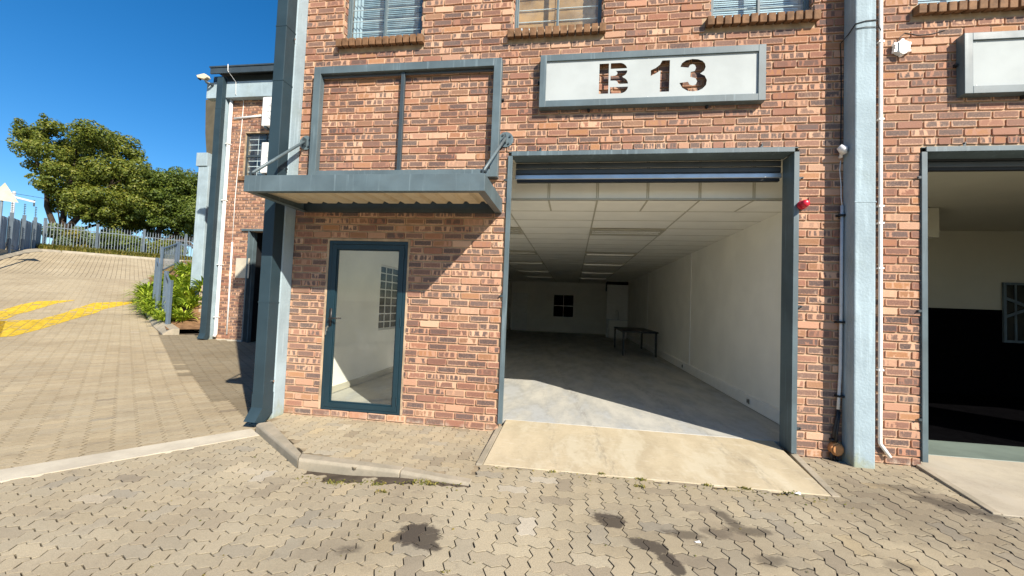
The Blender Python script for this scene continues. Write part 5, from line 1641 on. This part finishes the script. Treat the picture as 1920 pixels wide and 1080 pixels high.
# power pole
e = empty('power_pole', (-60.1, 31.3, 2), 'distant white power pole with a tilted cross arm', 'pole')
q = MB(); q.tube([(-60.1, 31.3, -1), (-60.1, 31.3, 11.6)], [.2, .13], 8); q.build('post', M['polepaint'], e, True)
q = MB(); q.obox((-60.9, 29.9, 11.25), (-59.3, 32.6, 10.75), .16, .2); q.build('cross_arm', M['polepaint'], e)
q = MB()
for f in (0, .98): 
    p = Vector((-60.9, 29.9, 11.25)).lerp(Vector((-59.3, 32.6, 10.75)), f); q.tube([tuple(p - Vector((0, 0, .5))), tuple(p + Vector((0, 0, .2)))], .07, 6)
q.build('insulator', M['steeldark'], e)
q = MB(); q.tube([(-61, 29.8, 11.5), (-62, 20, 11.9), (-64, 4, 12.6)], .025, 4); q.tube([(-60.9, 29.9, 11.4), (-55, 37, 11.0), (-45, 50, 10.9)], .02, 4)
o = q.build('power_line', M['cable']); tag(o, 'thin overhead wires strung from the distant power pole', 'wire')

# blue grey railings and posts in the bed
def rail_panel(a, b, za, zb_, h, label, posts=True):
    xa, ya = xy_of(*a); xb, yb = xy_of(*b)
    e = empty('railing', (xa, ya, za), label, 'railing', 'blue grey railings in the driveway bed')
    for (x, y, z) in ((xa, ya, za), (xb, yb, zb_)):
        q = MB(); q.box(x - .045, x + .045, y - .045, y + .045, z - .3, z + h); q.build('post', M['rail'], e, bevel=.006)
    q = MB()
    q.obox((xa, ya, za + h - .12), (xb, yb, zb_ + h - .12), .05, .06); q.obox((xa, ya, za + .15), (xb, yb, zb_ + .15), .05, .06)
    q.build('rail', M['rail'], e)
    q = MB(); n = max(3, int(math.hypot(xb - xa, yb - ya) / .13))
    for i in range(1, n):
        f = i / n; x, y, z = xa + (xb - xa) * f, ya + (yb - ya) * f, za + (zb_ - za) * f
        q.tube([(x, y, z + .15), (x, y, z + h - .13)], .010, 5)
    q.build('baluster', M['rail'], e)
rail_panel((15.95, -1.0), (17.6, -.98), .42, .75, 1.33, 'nearest low blue grey railing beside the driveway kerb')
rail_panel((18.6, -.86), (20.3, -.84), .85, 1.15, 1.5, 'tall paired blue grey posts halfway along the driveway bed')
rail_panel((26.5, -1.25), (28.8, -1.95), 2.25, 2.8, 1.35, 'farther blue grey railing above the strap leaved plants')
rail_panel((28.9, -2.05), (29.3, -3.4), 2.85, 2.75, 1.3, 'farthest blue grey railing beside the pale column')
# terraced block wall
e = empty('retaining_wall', (*xy_of(17.5, -1.95), .5), 'stacked concrete planter blocks between the plants and the pale column', 'retaining wall')
q = MB()
for r_ in range(8):
    for i in range(7):
        s = 15.9 + i * .62 + (.3 if r_ % 2 else 0); t = -1.85 - r_ * .06; x, y = xy_of(s, t); z = .22 + r_ * .23 + (s - 16) * .06
        a = U(-.05, .05)
        q.box(x - .17 + a, x + .17 + a, y - .15, y + .15, z, z + .19)
q.build('block', M['tile'], e, bevel=.02)

# weeds and litter along the joints
def weed(x, y, z, r, n, label):
    def f(): return x + max(-1.6, min(1.6, random.gauss(0, 1))) * r * .5, y + random.gauss(0, r * .22), z
    o = grass('weed', f, n, .015, M['leafE'], .005)
    for_v = [v.co.copy() for v in o.data.vertices]
    tag(o, label, 'weed', 'weeds in the paving joints')
weed(-1.84, -1.49, zt(-1.84, -1.49), .09, 60, 'low weed tuft under the kerb left of its middle joint')
weed(-1.47, -1.50, zt(-1.47, -1.5), .06, 36, 'small weed tuft under the kerb at its middle joint')
weed(-1.10, -1.44, zt(-1.1, -1.44), .12, 80, 'yellowing weed strip under the right end of the kerb')
weed(-1.37, -1.62, zt(-1.37, -1.62), .05, 34, 'weed tuft in the paving a step out from the kerb')
weed(.28, -.975, .0, .04, 30, 'weed tuft at the apron edge nearest its middle')
weed(.60, -1.0, .0, .05, 34, 'weed tuft along the apron edge right of its middle')
weed(.57, -1.14, .0, .05, 34, 'straggling weed just off the apron edge')
weed(1.41, -.975, .0, .06, 50, 'thickest weed tuft on the apron edge towards the right')
weed(1.12, -.98, .0, .05, 26, 'sparse weed tuft on the apron edge')
weed(-.13, -1.02, .0, .035, 22, 'tiny weed tuft at the left of the apron edge')
weed(-.615, -2.46, -.01, .025, 22, 'lone green weed in the foreground paving')
weed(1.75, -.975, .0, .06, 26, 'weed tuft near the right corner of the apron')
for (x, y, z, r, lab) in ((1.80, -.985, .004, .028, 'white paper scrap at the right corner of the concrete apron'), (.80, -1.88, .0, .020, 'pale pebble lying beside the oil stains')):
    q = MB(); n = 8
    rg = [(x + r * math.cos(i * .785) * U(.6, 1.2), y + r * .7 * math.sin(i * .785) * U(.6, 1.2), z + .004) for i in range(n)]
    q.add(rg + [(x + .004, y, z + r * .7), (x, y, z)], [(i, (i + 1) % n, n) for i in range(n)] + [((i + 1) % n, i, n + 1) for i in range(n)])
    o = q.build('paper_scrap' if 'paper' in lab else 'pebble', M['paper']); tag(o, lab, 'litter' if 'paper' in lab else 'stone')
mb = MB()
for _ in range(420):
    k = R()
    if k < .35: x, y = U(-2.2, -.8), -1.40 - abs(random.gauss(0, .05)) - .0
    elif k < .6: x, y = U(-.7, 2.1), -1.0 - abs(random.gauss(0, .05))
    elif k < .72: x, y = U(-3.3, -.9), -.03 - abs(random.gauss(0, .03))
    else: x, y = U(-3.5, 4), U(-3.2, -.9)
    z = zt(x, y) if in_forecourt(x, y) else .003
    if not in_forecourt(x, y) and not (-3.3 < x < -.9 and y > -.2): continue
    leaf_quad(mb, (x, y, z + .004), (U(-.3, .3), U(-.3, .3), 1), U(.010, .028), (R(), R(), 0, 1))
o = mb.build('leaf_litter', M['leafE']); tag(o, 'scattered dry leaf crumbs over the paving joints', 'litter', kind='stuff')

for o in list(bpy.data.objects):
    if o.type == 'MESH' and o.parent and o.name.split('.')[0] in ('cover_strip', 'hinge', 'paper', 'fixing_lug', 'fixing_screw', 'clip', 'bolt', 'burglar_bar', 'rivet', 'bracket', 'seam', 'beam', 'screw_lug', 'insulator', 'switch', 'baluster', 'rail', 'stem'):
        split_pieces(o)

# ------------------------------------------------------------------ sky, sun, camera
w = bpy.data.worlds.new('World'); SC.world = w; w.use_nodes = True
nt = w.node_tree; bg = nt.nodes['Background']
sky = nt.nodes.new('ShaderNodeTexSky'); sky.sky_type = 'NISHITA'; sky.sun_disc = False
sd = Vector((.94, -1.0, 1.0)).normalized()
el = math.asin(sd.z); az = math.atan2(sd.x, sd.y)
sky.sun_elevation = el; sky.sun_rotation = az
sky.altitude = 0.0; sky.air_density = 1.0; sky.dust_density = 0.4; sky.ozone_density = 5.0
hs = nt.nodes.new('ShaderNodeHueSaturation'); hs.inputs['Saturation'].default_value = 1.3; hs.inputs['Value'].default_value = 1.0; nt.links.new(sky.outputs[0], hs.inputs['Color']); nt.links.new(hs.outputs[0], bg.inputs[0]); bg.inputs[1].default_value = 0.085
L = bpy.data.lights.new('sun', 'SUN'); L.energy = 5.0; L.angle = math.radians(.5); L.color = (1, .91, .78)
so = bpy.data.objects.new('sun', L); COL.objects.link(so); so.rotation_euler = (-sd).to_track_quat('-Z', 'Y').to_euler()
so.location = (12, -12, 14)

cam = bpy.data.cameras.new('camera'); co = bpy.data.objects.new('camera', cam); COL.objects.link(co)
yaw, pit, rol = (math.radians(a) for a in (8.496, 2.3853, 2.2325))
fwd = Vector((-math.sin(yaw) * math.cos(pit), math.cos(yaw) * math.cos(pit), math.sin(pit)))
rt = Vector((math.cos(yaw), math.sin(yaw), 0)); up = rt.cross(fwd)
r2 = rt * math.cos(rol) + up * math.sin(rol); u2 = up * math.cos(rol) - rt * math.sin(rol)
mw = Matrix((r2, u2, -fwd)).transposed().to_4x4(); mw.translation = Vector((0, -4.6145, 1.4))
co.matrix_world = mw
cam.sensor_fit = 'HORIZONTAL'; cam.sensor_width = 36; cam.lens = 36 * 777.3 / 1920
cam.clip_start = .05; cam.clip_end = 2000
SC.camera = co
SC.view_settings.view_transform = 'Standard'; SC.view_settings.look = 'None'; SC.view_settings.gamma = 1
SC.view_settings.exposure = 0.85
SC.cycles.max_bounces = 12; SC.cycles.diffuse_bounces = 8; SC.cycles.transparent_max_bounces = 16
SC.cycles.sample_clamp_indirect = 8
SC.cycles.use_denoising = True
